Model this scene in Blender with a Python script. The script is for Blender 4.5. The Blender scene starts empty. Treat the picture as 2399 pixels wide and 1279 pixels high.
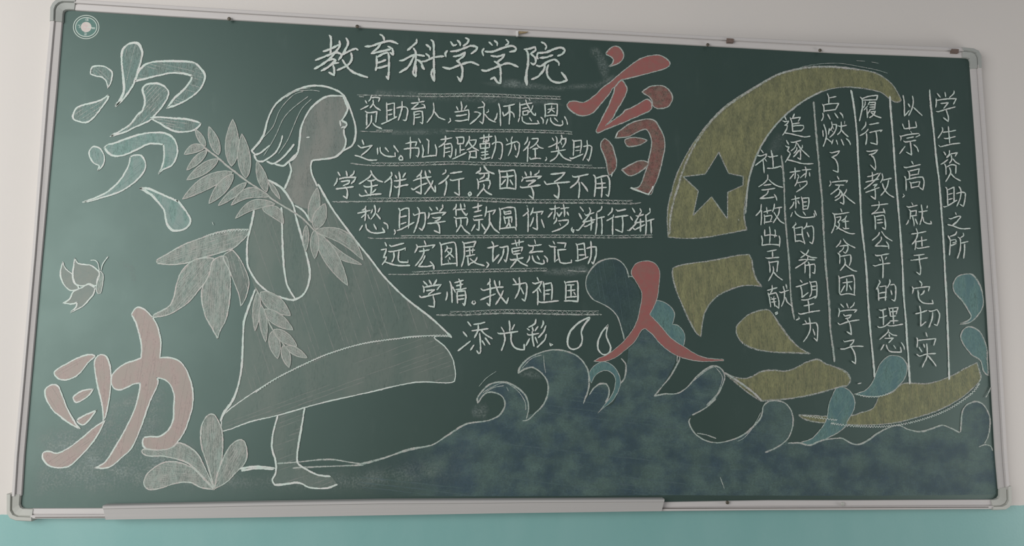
import bpy, math, random
from mathutils import Vector, Matrix
from mathutils.geometry import tessellate_polygon
random.seed(7)
WORLD_STR = 0.25; WIN_P = 305; FILL_R = 60
S = bpy.context.scene
C = S.collection
# ---------------- camera (solved from the four corners of the board) ----------------
W0, H0, F = 2399.0, 1279.0, 1652.5
ZC = 1.98                                   # height of the board's centre above the floor
CAMP = Vector((-0.40687, -2.93317, ZC - 0.38287))
RX = Vector((0.99540959, -0.09513085, 0.01048185))
RY = Vector((-0.02091611, -0.10935905, 0.99378223))
RD = Vector((0.09339306, 0.9894396, 0.11084681))
cam_d = bpy.data.cameras.new('camera'); cam = bpy.data.objects.new('camera', cam_d); C.objects.link(cam)
cam_d.sensor_width = 36.0; cam_d.lens = F/W0*36.0; cam_d.clip_start = 0.05; cam_d.clip_end = 100
m = Matrix.Identity(4)
for i in range(3):
    m[i][0] = RX[i]; m[i][1] = RY[i]; m[i][2] = -RD[i]; m[i][3] = CAMP[i]
cam.matrix_world = m
S.camera = cam
# ---------------- light and exposure ----------------
w = bpy.data.worlds.new('world'); S.world = w; w.use_nodes = True
w.node_tree.nodes['Background'].inputs[0].default_value = (0.93, 0.94, 0.97, 1)
w.node_tree.nodes['Background'].inputs[1].default_value = WORLD_STR
def area(name, loc, aim, sx, sy, power, col):
    d = bpy.data.lights.new(name, 'AREA'); d.shape = 'RECTANGLE'; d.size = sx; d.size_y = sy; d.energy = power; d.color = col
    o = bpy.data.objects.new(name, d); C.objects.link(o); o.location = loc
    o.rotation_euler = (Vector(aim)-Vector(loc)).to_track_quat('-Z', 'Y').to_euler()
    return o
area('window_daylight', (-5.2, -4.5, 2.3), (-2.2, 0, 1.9), 4.4, 4.2, WIN_P, (1.0, 0.985, 0.96))
area('right_fill', (4.8, -1.2, .9), (2.4, 0, .9), 1.8, 1.8, FILL_R, (1.0, 0.97, 0.95))  # added fill light from the right, brightens the lower right wall
vs = S.view_settings
vs.view_transform = 'Standard'; vs.look = 'None'; vs.gamma = 1.0; vs.use_curve_mapping = False; vs.exposure = 0.0

# ---------------- pixel -> point on a plane parallel to the wall ----------------
def at(px, py, d=0.0):
    """point on the plane y = -d seen at photograph pixel px, py"""
    x = (px-W0/2)/F; y = -(py-H0/2)/F
    v = RX*x + RY*y + RD
    t = (-d-CAMP.y)/v.y
    return CAMP + v*t
def at0(px, py, d=0.0):
    """board-plane point, then pushed straight out of the board by d"""
    p = at(px, py, 0.0); return Vector((p.x, p.y-d, p.z))

# ---------------- materials ----------------
def nt(name):
    mt = bpy.data.materials.new(name); mt.use_nodes = True; t = mt.node_tree; t.nodes.clear()
    out = t.nodes.new('ShaderNodeOutputMaterial'); return mt, t, out
def node(t, typ, **k):
    n = t.nodes.new(typ)
    for a, b in k.items(): setattr(n, a, b)
    return n
def noise(t, scale, detail=3, rough=.55, vec=None, stretch=None, rot=0, dist=0):
    n = node(t, 'ShaderNodeTexNoise'); n.inputs['Scale'].default_value = scale; n.inputs['Detail'].default_value = detail
    n.inputs['Roughness'].default_value = rough; n.inputs['Distortion'].default_value = dist
    mp = node(t, 'ShaderNodeMapping'); tc = node(t, 'ShaderNodeTexCoord'); t.links.new(tc.outputs['Object'], mp.inputs['Vector'])
    if stretch: mp.inputs['Scale'].default_value = stretch
    mp.inputs['Rotation'].default_value = (0, rot, 0)
    t.links.new(mp.outputs[0], n.inputs['Vector']); return n.outputs['Fac']
def ramp(t, fac, a, b, lo=0.0, hi=1.0):
    r = node(t, 'ShaderNodeMapRange'); r.interpolation_type = 'SMOOTHSTEP'
    t.links.new(fac, r.inputs['Value'])
    r.inputs['From Min'].default_value = a; r.inputs['From Max'].default_value = b
    r.inputs['To Min'].default_value = lo; r.inputs['To Max'].default_value = hi
    return r.outputs[0]
def math_(t, op, a, b):
    n = node(t, 'ShaderNodeMath', operation=op)
    for i, x in enumerate((a, b)):
        if isinstance(x, (int, float)): n.inputs[i].default_value = x
        else: t.links.new(x, n.inputs[i])
    return n.outputs[0]
def mixc(t, fac, a, b):
    n = node(t, 'ShaderNodeMix', data_type='RGBA')
    if isinstance(fac, (int, float)): n.inputs[0].default_value = fac
    else: t.links.new(fac, n.inputs[0])
    for i, x in ((6, a), (7, b)):
        if isinstance(x, tuple): n.inputs[i].default_value = (*x, 1)
        else: t.links.new(x, n.inputs[i])
    return n.outputs[2]
def bsdf(t, col, rough=.8, spec=.2, metal=0.0):
    b = node(t, 'ShaderNodeBsdfPrincipled')
    if isinstance(col, tuple): b.inputs['Base Color'].default_value = (*col, 1)
    else: t.links.new(col, b.inputs['Base Color'])
    if isinstance(rough, (int, float)): b.inputs['Roughness'].default_value = rough
    else: t.links.new(rough, b.inputs['Roughness'])
    b.inputs['Specular IOR Level'].default_value = spec; b.inputs['Metallic'].default_value = metal
    return b
def solid(name, c1, c2, scale=6, rough=.6, spec=.3, metal=0.0, bump=0.0, stretch=None):
    mt, t, out = nt(name)
    f = noise(t, scale, 4, .6, stretch=stretch)
    b = bsdf(t, mixc(t, ramp(t, f, .3, .7), c1, c2), rough, spec, metal)
    if bump:
        bp = node(t, 'ShaderNodeBump'); bp.inputs['Strength'].default_value = bump; bp.inputs['Distance'].default_value = .002
        t.links.new(noise(t, scale*12, 3), bp.inputs['Height']); t.links.new(bp.outputs[0], b.inputs['Normal'])
    t.links.new(b.outputs[0], out.inputs[0]); return mt
def chalk(name, c1, c2, cover=.9, grain=260, patch=9, lo=.25, edge=True, streak=None, rot=0, vcol=False, col_noise=30, hole=0.0, xfade=False, soft=.28, dirt=.34):
    """chalk: grains of diffuse pigment over whatever lies below (transparent between the grains)"""
    mt, t, out = nt(name)
    g = noise(t, grain, 2, .7, stretch=streak, rot=rot)
    p = noise(t, patch, 4, .6, stretch=streak, rot=rot)
    a = math_(t, 'ADD', math_(t, 'MULTIPLY', g, .55), math_(t, 'MULTIPLY', p, .45))
    if edge:
        uv = node(t, 'ShaderNodeUVMap'); sp = node(t, 'ShaderNodeSeparateXYZ'); t.links.new(uv.outputs[0], sp.inputs[0])
        e = math_(t, 'ABSOLUTE', math_(t, 'SUBTRACT', math_(t, 'MULTIPLY', sp.outputs[1], 2.0), 1.0), 0)
        a = math_(t, 'SUBTRACT', a, math_(t, 'MULTIPLY', math_(t, 'POWER', e, 2.2), dirt))
    al = ramp(t, a, lo, lo+soft, hole, cover)
    if xfade:      # the wave's chalk thins out towards its left end
        tc_ = node(t, 'ShaderNodeTexCoord'); sx_ = node(t, 'ShaderNodeSeparateXYZ'); t.links.new(tc_.outputs['Object'], sx_.inputs[0])
        xf = ramp(t, sx_.outputs[0], at(845, 1100).x, at(1110, 1100).x, .12, 1)
        al = math_(t, 'MULTIPLY', al, xf)
    if vcol:
        at_ = node(t, 'ShaderNodeAttribute', attribute_name='dens')
        al = math_(t, 'MULTIPLY', al, at_.outputs['Fac'])
    col = mixc(t, ramp(t, noise(t, col_noise, 3, .6, stretch=streak, rot=rot), .35, .65), c1, c2)
    b = bsdf(t, col, .62, .55); b.inputs['Specular Tint'].default_value = (.85, 1, .95, 1)
    tr = node(t, 'ShaderNodeBsdfTransparent'); mx = node(t, 'ShaderNodeMixShader')
    t.links.new(al, mx.inputs[0]); t.links.new(tr.outputs[0], mx.inputs[1]); t.links.new(b.outputs[0], mx.inputs[2])
    t.links.new(mx.outputs[0], out.inputs[0]); return mt
M = {}
M['white'] = chalk('white_chalk', (.62, .73, .67), (.70, .71, .68), .98, 330, 45, .2, soft=.22, dirt=.36)
M['line'] = chalk('thin_white_chalk', (.44, .54, .49), (.54, .54, .51), .92, 330, 60, .24, dirt=.34)
M['dim'] = M['line']
M['leafline'] = chalk('pale_chalk_line', (.48, .53, .48), (.53, .50, .47), .95, 330, 50, .2)
M['leafbright'] = chalk('bright_leaf_outline', (.54, .62, .565), (.62, .57, .54), .95, 330, 50, .2)
M['coil'] = chalk('scribbled_chalk', (.50, .56, .51), (.56, .55, .53), .9, 330, 80, .32, dirt=.3)
V = (1, 1, .3)
M['red'] = chalk('red_chalk', (.34, .115, .108), (.30, .135, .12), .97, 300, 30, .12, False, hole=.3)
M['brownred'] = chalk('brown_red_chalk', (.29, .13, .115), (.24, .165, .135), .92, 300, 40, .3, False, hole=.3)
M['gold'] = chalk('olive_yellow_chalk', (.325, .325, .165), (.25, .255, .14), .93, 260, 55, .30, False, V, 0, hole=.42, soft=.4)
M['teal'] = chalk('teal_chalk', (.15, .28, .265), (.10, .20, .215), .9, 260, 30, .26, False, V, hole=.4)
M['blue'] = chalk('blue_chalk', (.125, .20, .185), (.062, .108, .14), .9, 160, 14, .2, False, (.8, 1, 1), hole=.35, col_noise=9, xfade=True, soft=.55)
M['bluedark'] = chalk('dark_blue_chalk', (.10, .17, .165), (.065, .115, .13), .75, 160, 9, .25, False, (1, 1, .7), hole=.1, col_noise=8, soft=.5)
M['pale'] = chalk('faint_teal_chalk', (.34, .43, .395), (.24, .37, .34), .62, 260, 30, .3, False, V, .3, hole=.08)
M['paleteal'] = chalk('pale_teal_chalk', (.25, .41, .37), (.30, .40, .375), .8, 260, 30, .26, False, V, .3, hole=.25)
M['pink'] = chalk('pink_chalk', (.46, .36, .335), (.42, .36, .325), .92, 280, 30, .2, False, (1, 1, .4), .2, hole=.4)
M['leaf'] = chalk('pale_leaf_chalk', (.38, .46, .415), (.41, .435, .395), .82, 260, 50, .34, False, (1, 1, .3), .5, hole=.35)
M['leafdim'] = chalk('faint_leaf_chalk', (.34, .41, .37), (.36, .37, .34), .5, 240, 26, .3, False, (1, 1, .3), hole=.1)
M['greywing'] = chalk('grey_wing_chalk', (.40, .42, .38), (.36, .40, .37), .55, 200, 10, .2, False, hole=.3)
M['whitefill'] = M['leaf']
M['greyfill'] = chalk('grey_smudged_chalk', (.34, .35, .32), (.26, .30, .275), .7, 220, 22, .24, False, (1, 1, .35), hole=.25, col_noise=12)
M['dimfill'] = chalk('faint_smudged_chalk', (.35, .405, .36), (.27, .35, .31), .37, 160, 9, .24, False, (1, 1, .3), .1, hole=.12, col_noise=8)
M['hatch_pale'] = chalk('pale_hatching', (.50, .565, .515), (.54, .53, .50), .8, 300, 30, .3)
M['hatch_dim'] = chalk('dim_hatching', (.40, .44, .40), (.44, .43, .41), .36, 300, 30, .3)
M['hatch_gold'] = chalk('yellow_hatching', (.38, .385, .20), (.40, .37, .21), .6, 300, 30, .3)
M['hatch_teal'] = chalk('teal_hatching', (.24, .40, .37), (.30, .42, .40), .5, 300, 30, .3)
M['hatch_pink'] = chalk('pink_hatching', (.50, .42, .40), (.48, .42, .39), .5, 300, 30, .3)
M['hatch_blue'] = chalk('blue_hatching', (.14, .24, .23), (.13, .19, .22), .5, 300, 30, .3)
M['smudge'] = chalk('wiped_chalk_haze', (.36, .42, .39), (.30, .37, .36), .62, 130, 11, .36, False, vcol=True, soft=.4)
M['sticker'] = solid('sticker_teal', (.10, .21, .185), (.13, .23, .205), 40, .4)
M['sticker_white'] = solid('sticker_white', (.62, .70, .64), (.58, .66, .60), 40, .4)
M['sticker_pale'] = solid('sticker_pale', (.62, .60, .55), (.62, .52, .50), 60, .4)
M['alu'] = solid('brushed_aluminium', (.60, .575, .56), (.57, .55, .545), 3, .5, .35, 0, .05, (1, 1, 60))
M['alu2'] = solid('aluminium_ledge', (.50, .485, .475), (.47, .465, .455), 3, .6, .3, 0, .05, (.3, 1, 80))
M['plastic'] = solid('grey_green_plastic', (.39, .405, .385), (.375, .395, .375), 8, .55, .4)
M['plastic2'] = solid('pale_plastic', (.50, .51, .47), (.48, .49, .455), 8, .55, .4)
M['screw'] = solid('dull_screw', (.10, .09, .07), (.16, .14, .11), 200, .5, .4, .5)
M['clip'] = solid('brown_clip', (.15, .11, .09), (.21, .16, .14), 300, .7, .2)
M['tape'] = solid('tan_paper', (.36, .28, .17), (.28, .22, .13), 200, .8, .1)
M['white_plastic'] = solid('white_plastic', (.75, .74, .72), (.7, .69, .67), 60, .5)
M['dark'] = solid('painted_shade', (.12, .11, .10), (.15, .13, .12), 60, .8)  # shade put into the colour, for the strips under the bottom rail
# board enamel
mt, t, out = nt('green_board_enamel')
c = mixc(t, ramp(t, noise(t, 2.2, 5, .6, stretch=(1, 1, .6)), .35, .7), (.015, .034, .027), (.019, .039, .033))
c = mixc(t, ramp(t, noise(t, 14, 5, .65, stretch=(1, 1, .35)), .55, .85, 0, .22), c, (.10, .13, .12))
b = bsdf(t, c, ramp(t, noise(t, 4, 4), .35, .65, .47, .50), 1.0)
b.inputs['IOR'].default_value = 1.6; b.inputs['Specular Tint'].default_value = (.74, 1.0, .93, 1)
t.links.new(b.outputs[0], out.inputs[0]); M['board'] = mt
# wall paint: pale above, teal below the paint line
WL, WR = at(10, 1205, -.02), at(2385, 1184, -.02)
mt, t, out = nt('painted_wall')
tc = node(t, 'ShaderNodeTexCoord'); sp = node(t, 'ShaderNodeSeparateXYZ'); t.links.new(tc.outputs['Object'], sp.inputs[0])
k = (WR.z-WL.z)/(WR.x-WL.x)
zz = math_(t, 'SUBTRACT', sp.outputs[2], math_(t, 'ADD', math_(t, 'MULTIPLY', sp.outputs[0], k), WL.z-k*WL.x))
zz = math_(t, 'ADD', zz, math_(t, 'MULTIPLY', math_(t, 'SUBTRACT', noise(t, 60, 3), .5), .006))
fac = ramp(t, zz, -.0008, .0008)
up = mixc(t, ramp(t, noise(t, 1.5, 4), .3, .7), (.70, .665, .63), (.685, .655, .625))
lo = mixc(t, ramp(t, noise(t, 3, 5, .6, stretch=(1, 1, .4)), .3, .75), (.22, .445, .43), (.255, .475, .46))
lo = mixc(t, ramp(t, noise(t, 9, 5, .7, stretch=(3, 1, .5)), .66, .78, 0, .25), lo, (.42, .58, .56))
b = bsdf(t, mixc(t, fac, lo, up), ramp(t, fac, 0, 1, .42, .7), .5)
bp = node(t, 'ShaderNodeBump'); bp.inputs['Strength'].default_value = .15; bp.inputs['Distance'].default_value = .002
t.links.new(noise(t, 90, 4), bp.inputs['Height']); t.links.new(bp.outputs[0], b.inputs['Normal'])
t.links.new(b.outputs[0], out.inputs[0]); M['wall'] = mt
M['floor'] = solid('floor_terrazzo', (.40, .38, .35), (.33, .32, .30), 30, .4)

# ---------------- mesh helpers ----------------
used = {}
def mesh_obj(name, verts, faces, mat, parent=None, uvs=None, smooth=False, dens=None):
    me = bpy.data.meshes.new(name); me.from_pydata([tuple(v) for v in verts], [], faces); me.materials.append(M[mat])
    if uvs:
        l = me.uv_layers.new(name='UVMap').data
        for lp in me.loops: l[lp.index].uv = uvs[lp.vertex_index]
    if dens:
        a = me.attributes.new('dens', 'FLOAT', 'POINT')
        for i, v in enumerate(dens): a.data[i].value = v
    if smooth:
        for p in me.polygons: p.use_smooth = True
    me.update()
    o = bpy.data.objects.new(name, me); C.objects.link(o)
    if parent: o.parent = parent
    return o
LAYER = [0]
def nextd(): LAYER[0] += 1; return .0006 + LAYER[0]*.000009
def parse(s):
    """points, with '@x0,y0,scale' changes of origin, '*' marks a corner"""
    ox = oy = 0.0; sc = 1.0; out = []
    for tk in s.split():
        if tk[0] == '@':
            a = tk[1:].split(','); ox, oy, sc = float(a[0]), float(a[1]), float(a[2]); continue
        cn = tk.endswith('*'); a = tk.rstrip('*').split(',')
        out.append((ox+float(a[0])/sc, oy+float(a[1])/sc, cn))
    return out
def crseg(p0, p1, p2, p3, n):
    r = []
    for i in range(n):
        t = i/n; t2 = t*t; t3 = t2*t
        r.append(tuple(.5*((2*p1[k])+(-p0[k]+p2[k])*t+(2*p0[k]-5*p1[k]+4*p2[k]-p3[k])*t2+(-p0[k]+3*p1[k]-3*p2[k]+p3[k])*t3) for k in (0, 1)))
    return r
def smooth_open(p, step=2.5):
    if len(p) < 3:
        pass
    q = [p[0]]+list(p)+[p[-1]]; out = []
    for i in range(1, len(q)-2):
        d = math.dist(q[i][:2], q[i+1][:2]); n = max(1, int(d/step))
        out += crseg(q[i-1], q[i], q[i+1], q[i+2], n)
    out.append(tuple(p[-1][:2])); return out
def smooth_closed(p, step=4):
    n = len(p); cs = [i for i in range(n) if p[i][2]]
    if not cs:
        q = [p[-1]]+p+[p[0], p[1]]; out = []
        for i in range(1, n+1):
            d = math.dist(q[i][:2], q[i+1][:2]); out += crseg(q[i-1], q[i], q[i+1], q[i+2], max(1, int(d/step)))
        return out
    p = p[cs[0]:]+p[:cs[0]]; cs = [c-cs[0] for c in cs]+[n]; out = []
    p2 = p+[p[0]]
    for a, b in zip(cs[:-1], cs[1:]):
        out += smooth_open(p2[a:b+1], step)[:-1]
    return out
def ribbon(V, Fc, U, pts, wd, d, taper=.45):
    """flat chalk ribbon of width wd pixels along pts (pixels)"""
    n = len(pts)
    if n < 2: return
    L = [0.0]
    for i in range(1, n): L.append(L[-1]+math.dist(pts[i-1], pts[i]))
    if L[-1] < .5: return
    ph = random.random()*50; wd = wd*1.2
    def rw(i):
        e = min(L[i], L[-1]-L[i])/(wd*.8)
        k = 1.0 if e >= 1 else taper+(1-taper)*math.sqrt(max(0, 1-(1-e)**2))
        return wd*.5*k*(1+.10*math.sin(L[i]*.31+ph)+random.uniform(-.07, .07))
    b = len(V)
    for i in range(n):
        a = pts[max(0, i-1)]; c = pts[min(n-1, i+1)]
        tx, ty = c[0]-a[0], c[1]-a[1]; l = math.hypot(tx, ty) or 1; tx /= l; ty /= l
        x, y = pts[i]
        if i == 0: x -= tx*wd*.25; y -= ty*wd*.25
        if i == n-1: x += tx*wd*.25; y += ty*wd*.25
        r = rw(i)
        V.append(at0(x-ty*r, y+tx*r, d)); V.append(at0(x+ty*r, y-tx*r, d))
        u = L[i]/100.0; U.append((u, 0.0)); U.append((u, 1.0))
        if i:
            k = b+2*i; Fc.append((k-2, k-1, k+1, k))
def split_corners(p, ang=60):
    out = []; cur = [p[0]]
    for i in range(1, len(p)-1):
        cur.append(p[i])
        a = math.atan2(p[i][1]-p[i-1][1], p[i][0]-p[i-1][0]); b = math.atan2(p[i+1][1]-p[i][1], p[i+1][0]-p[i][0])
        dd = abs((b-a+math.pi) % (2*math.pi)-math.pi)
        if dd > math.radians(ang): out.append(cur); cur = [p[i]]
    cur.append(p[-1]); out.append(cur); return out
def strokes(name, lst, wd, mat, parent, label=None, d=None, ang=60):
    V, Fc, U = [], [], []
    d = d or nextd(); j = 0
    for s in lst:
        if len(s) < 2: continue
        for seg in split_corners(s, ang):
            ribbon(V, Fc, U, smooth_open(seg), wd, d+j*.0000015); j += 1
    o = mesh_obj(name, V, Fc, mat, parent, U)
    if label: o['label'] = label
    return o
def fill(name, poly, mat, parent, label=None, holes=()):
    d = nextd()
    loops = [[Vector((x, y, 0)) for x, y in poly]]+[[Vector((x, y, 0)) for x, y in h] for h in holes]
    tris = tessellate_polygon(loops)
    pts = [v for l in loops for v in l]
    V = [at0(v.x, v.y, d) for v in pts]
    o = mesh_obj(name, V, [tuple(t) for t in tris], mat, parent)
    if label: o['label'] = label
    return o
def inside(x, y, poly):
    r = False; n = len(poly); j = n-1
    for i in range(n):
        xi, yi = poly[i]; xj, yj = poly[j]
        if (yi > y) != (yj > y) and x < (xj-xi)*(y-yi)/(yj-yi)+xi: r = not r
        j = i
    return r
def smudge(name, poly, feather, strength, parent, label, mat='smudge', cell=9):
    d = nextd(); p = [(a[0], a[1]) for a in poly]
    x0 = min(a[0] for a in p); x1 = max(a[0] for a in p); y0 = min(a[1] for a in p); y1 = max(a[1] for a in p)
    nx = max(4, int((x1-x0)/cell)); ny = max(4, int((y1-y0)/cell)); V = []; D = []; Fc = []
    for j in range(ny+1):
        for i in range(nx+1):
            x = x0+(x1-x0)*i/nx; y = y0+(y1-y0)*j/ny; V.append(at0(x, y, d))
            if inside(x, y, p):
                dm = 1e9
                for k in range(len(p)):
                    ax, ay = p[k]; bx, by = p[(k+1) % len(p)]; l2 = (bx-ax)**2+(by-ay)**2 or 1
                    tt = max(0, min(1, ((x-ax)*(bx-ax)+(y-ay)*(by-ay))/l2)); dm = min(dm, math.hypot(x-ax-tt*(bx-ax), y-ay-tt*(by-ay)))
                e = min(1, dm/feather); D.append(e*e*(3-2*e)*strength)
            else: D.append(0.0)
    for j in range(ny):
        for i in range(nx):
            a = j*(nx+1)+i
            if D[a]+D[a+1]+D[a+nx+1]+D[a+nx+2] > 0: Fc.append((a, a+1, a+nx+2, a+nx+1))
    o = mesh_obj(name, V, Fc, mat, parent, dens=D); o['label'] = label; return o
def box(V, Fc, x0, x1, y0, y1, z0, z1):
    b = len(V)
    V += [Vector(p) for p in ((x0, y0, z0), (x1, y0, z0), (x1, y1, z0), (x0, y1, z0), (x0, y0, z1), (x1, y0, z1), (x1, y1, z1), (x0, y1, z1))]
    Fc += [(b, b+3, b+2, b+1), (b+4, b+5, b+6, b+7), (b, b+1, b+5, b+4), (b+1, b+2, b+6, b+5), (b+2, b+3, b+7, b+6), (b+3, b, b+4, b+7)]

# ---------------- setting ----------------
WY = .02
V, Fc = [], []; box(V, Fc, -5, 5, WY, WY+.2, 0, 3.4)
o = mesh_obj('wall_back', V, Fc, 'wall'); o['kind'] = 'structure'
V, Fc = [], []; box(V, Fc, -5, 5, -6, WY+.2, -.1, 0)
o = mesh_obj('floor', V, Fc, 'floor'); o['kind'] = 'structure'

# ---------------- the blackboard ----------------
board = bpy.data.objects.new('blackboard', None); C.objects.link(board)
board['label'] = 'long green wall blackboard covered with a chalk drawing and handwriting, in an aluminium frame'
board['category'] = 'blackboard'
board.location = (0, 0, 0)
# writing surface (a thin panel)
V, Fc = [], []
cor = [at(140, 18), at(2280, 128), at(2346, 1178), at(40, 1198)]
V = [Vector((p.x, 0, p.z)) for p in cor]+[Vector((p.x, WY, p.z)) for p in cor]
Fc = [(0, 3, 2, 1), (4, 5, 6, 7), (0, 1, 5, 4), (1, 2, 6, 5), (2, 3, 7, 6), (3, 0, 4, 7)]
o = mesh_obj('writing_surface', V, Fc, 'board', board); o['label'] = 'dark green enamel writing surface'
PROF = [(0, 0), (0, .004), (.04, .008), (.50, .013), (.53, .0105), (.60, .0105), (.63, .019), (.93, .019), (1, .015), (1, -WY)]
def rail(name, inner, outer, mat, label=None, prof=PROF, closed_ends=True, parent=None):
    V, Fc = [], []; n = len(prof)
    for (a, b) in zip(inner, outer):
        A = at(*a); B = at(*b)
        for f, d in prof:
            p = A.lerp(B, f); V.append(Vector((p.x, -d, p.z)))
    for i in range(len(inner)-1):
        for j in range(n-1):
            k = i*n+j; Fc.append((k, k+1, k+n+1, k+n))
    if closed_ends:
        Fc.append(tuple(range(n-1, -1, -1))); Fc.append(tuple((len(inner)-1)*n+j for j in range(n)))
    o = mesh_obj(name, V, Fc, mat, parent or board)
    if label: o['label'] = label
    return o
rail('frame_rail', [(178, 26), (400, 40), (700, 57.5), (1000, 75), (1400, 95), (1640, 108), (1960, 125.6), (2130, 131.5), (2254, 136.5)],
     [(180, 3), (400, 17), (700, 35), (1000, 53), (1400, 73.5), (1640, 87), (1960, 103), (2130, 110.5), (2250, 115)], 'alu', 'top aluminium frame rail')
rail('frame_rail', [(53, 1160), (59, 1066), (100, 600), (135, 213), (148, 50)], [(33, 1160), (39, 1066), (80, 600), (108, 213), (123, 50)], 'alu', 'left aluminium frame rail')
rail('frame_rail', [(2271, 155), (2283, 320), (2311, 730), (2330, 1066), (2337, 1145)], [(2293, 155), (2305, 320), (2334, 730), (2353, 1066), (2359, 1145)], 'alu', 'right aluminium frame rail')
rail('frame_rail', [(2320, 1169.5), (2000, 1171), (1800, 1171), (1400, 1178), (1000, 1184), (400, 1189), (78, 1190)],
     [(2320, 1191), (2000, 1193), (1800, 1193.5), (1400, 1197), (1000, 1203), (400, 1212), (78, 1213)], 'alu', 'bottom aluminium frame rail')
CP = [(0, 0), (0, .006), (.04, .011), (.52, .018), (.56, .013), (.62, .013), (.66, .022), (.93, .022), (1, .017), (1, -WY)]
def corner(inner, outer, mat, label):
    return rail('corner_cap', inner, outer, mat, label, CP)
corner([(149.5, 54), (150.5, 36), (152, 29), (158, 25.5), (166, 25), (177, 25.5)], [(122, 54), (123, 22), (128, 12), (136, 4), (146, 0), (184, 1)], 'plastic', 'top left grey plastic corner cap')
corner([(2251, 136.5), (2262, 137.5), (2268, 140), (2270.5, 146), (2271.5, 163)], [(2247, 114), (2275, 117), (2286, 122), (2292, 133), (2293.5, 163)], 'plastic', 'top right grey plastic corner cap')
corner([(81, 1190.5), (58, 1190), (52, 1187), (49, 1180), (51, 1157)], [(81, 1219), (44, 1217), (30, 1212), (22, 1200), (22, 1155)], 'plastic2', 'bottom left pale plastic corner cap')
corner([(2338, 1143), (2338, 1160), (2334, 1166), (2326, 1169), (2318, 1169.5)], [(2361, 1136), (2363, 1175), (2358, 1186), (2348, 1192), (2318, 1193)], 'plastic2', 'bottom right pale plastic corner cap')
# chalk ledge: a long aluminium angle over the bottom rail
LP_ = [(0, 0), (0, .030), (.06, .036), (.20, .037), (.25, .033), (1, .030), (1, .0)]
rail('chalk_ledge', [(1551, 1165), (1200, 1166.5), (900, 1168), (600, 1173), (250, 1180)], [(1545, 1193.5), (1200, 1198), (900, 1203), (600, 1208), (256, 1213)], 'alu2', 'long dull aluminium chalk ledge along the bottom', LP_)
def screw(px, py, r, mat='screw', label=None, name='screw'):
    c0 = at(px, py, .018); rr = r/560.0; V = []; Fc = []; N = 14
    for k, (q, d) in enumerate(((1, .0), (1, .0025), (.7, .0045), (.25, .005))):
        for i in range(N):
            a = 2*math.pi*i/N; V.append(Vector((c0.x+math.cos(a)*rr*q, -.017-d, c0.z+math.sin(a)*rr*q)))
    for k in range(3):
        for i in range(N): Fc.append((k*N+i, k*N+(i+1) % N, (k+1)*N+(i+1) % N, (k+1)*N+i))
    Fc.append(tuple(3*N+i for i in range(N))); Fc.append(tuple(range(N-1, -1, -1)))
    o = mesh_obj(name, V, Fc, mat, board)
    if label: o['label'] = label
for px, py in ((537, 44), (837, 62), (1658, 105), (1921, 118), (1704, 1177)): screw(px, py, 4.2)
screw(1974, 1180.5, 4.4, 'plastic2', 'pale screw cap'); screw(1974, 1180.5, 2.2, 'screw')
def tab(name, quad, d0, d1, mat, label):
    P = [at(x, y, d1) for x, y in quad]; V = [Vector((p.x, -d1, p.z)) for p in P]+[Vector((p.x, -d0, p.z)) for p in P]
    Fc = [(0, 3, 2, 1), (4, 5, 6, 7), (0, 1, 5, 4), (1, 2, 6, 5), (2, 3, 7, 6), (3, 0, 4, 7)]
    o = mesh_obj(name, V, Fc, mat, board); o['label'] = label
tab('brown_clip', [(1703, 89.5), (1719, 90.5), (1719, 99.5), (1704, 99)], .012, .024, 'clip', 'small brown clip on the top rail')
tab('brown_clip', [(2230, 114.5), (2246, 115), (2246, 124), (2230, 123)], .012, .024, 'clip', 'small brown clip beside the top right corner cap')
tab('white_clip', [(1209, 72), (1214, 72), (1214, 84), (1210, 84)], .012, .023, 'white_plastic', 'tiny white clip on the top rail')
tab('paper_scrap', [(1215, 73), (1238, 74), (1231, 77), (1216, 79)], .017, .021, 'tape', 'scrap of tan paper caught on the top rail')
tab('shade_strip', [(82, 1211.2), (256, 1210.5), (256, 1212.2), (82, 1212.8)], .014, .0205, 'dark', 'dark strip painted as shade under the bottom rail')  # solid dark strips standing in for the shade along the rail's lower edge
tab('shade_strip', [(1547, 1190.5), (2316, 1187.5), (2316, 1189), (1547, 1192)], .014, .0205, 'dark', 'dark strip painted as shade under the bottom rail')

# round maker's sticker, top left
cx, cy = 202, 63.5
def ellipse(rx, ry, n=64): return [(cx+rx*math.cos(2*math.pi*i/n), cy+ry*math.sin(2*math.pi*i/n)) for i in range(n)]
st = fill('sticker', ellipse(29.5, 27), 'sticker', board, 'round teal sticker with white rings and a pale disc')
def ring(rx, ry, w_, parent):
    d = nextd(); a = ellipse(rx, ry); b_ = ellipse(rx-w_, ry-w_)
    V = [at0(x, y, d) for x, y in a+b_]; n = len(a)
    return mesh_obj('sticker_ring', V, [(i, (i+1) % n, n+(i+1) % n, n+i) for i in range(n)], 'sticker_white', parent)
mesh_ = fill('sticker_gap', ellipse(29, 26.5), 'board', st); 
fill('sticker_field', ellipse(24, 21.5), 'sticker', st)
ring(30.8, 28.2, 1.7, st); ring(25.8, 23.2, 1.7, st)
fill('sticker_disc', ellipse(12.5, 12), 'sticker_pale', st)
def slines(txt, w_): 
    return [[(a, b) for a, b, _ in parse('@140,20,14.2 '+s)] for s in txt.split(';')]
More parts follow.
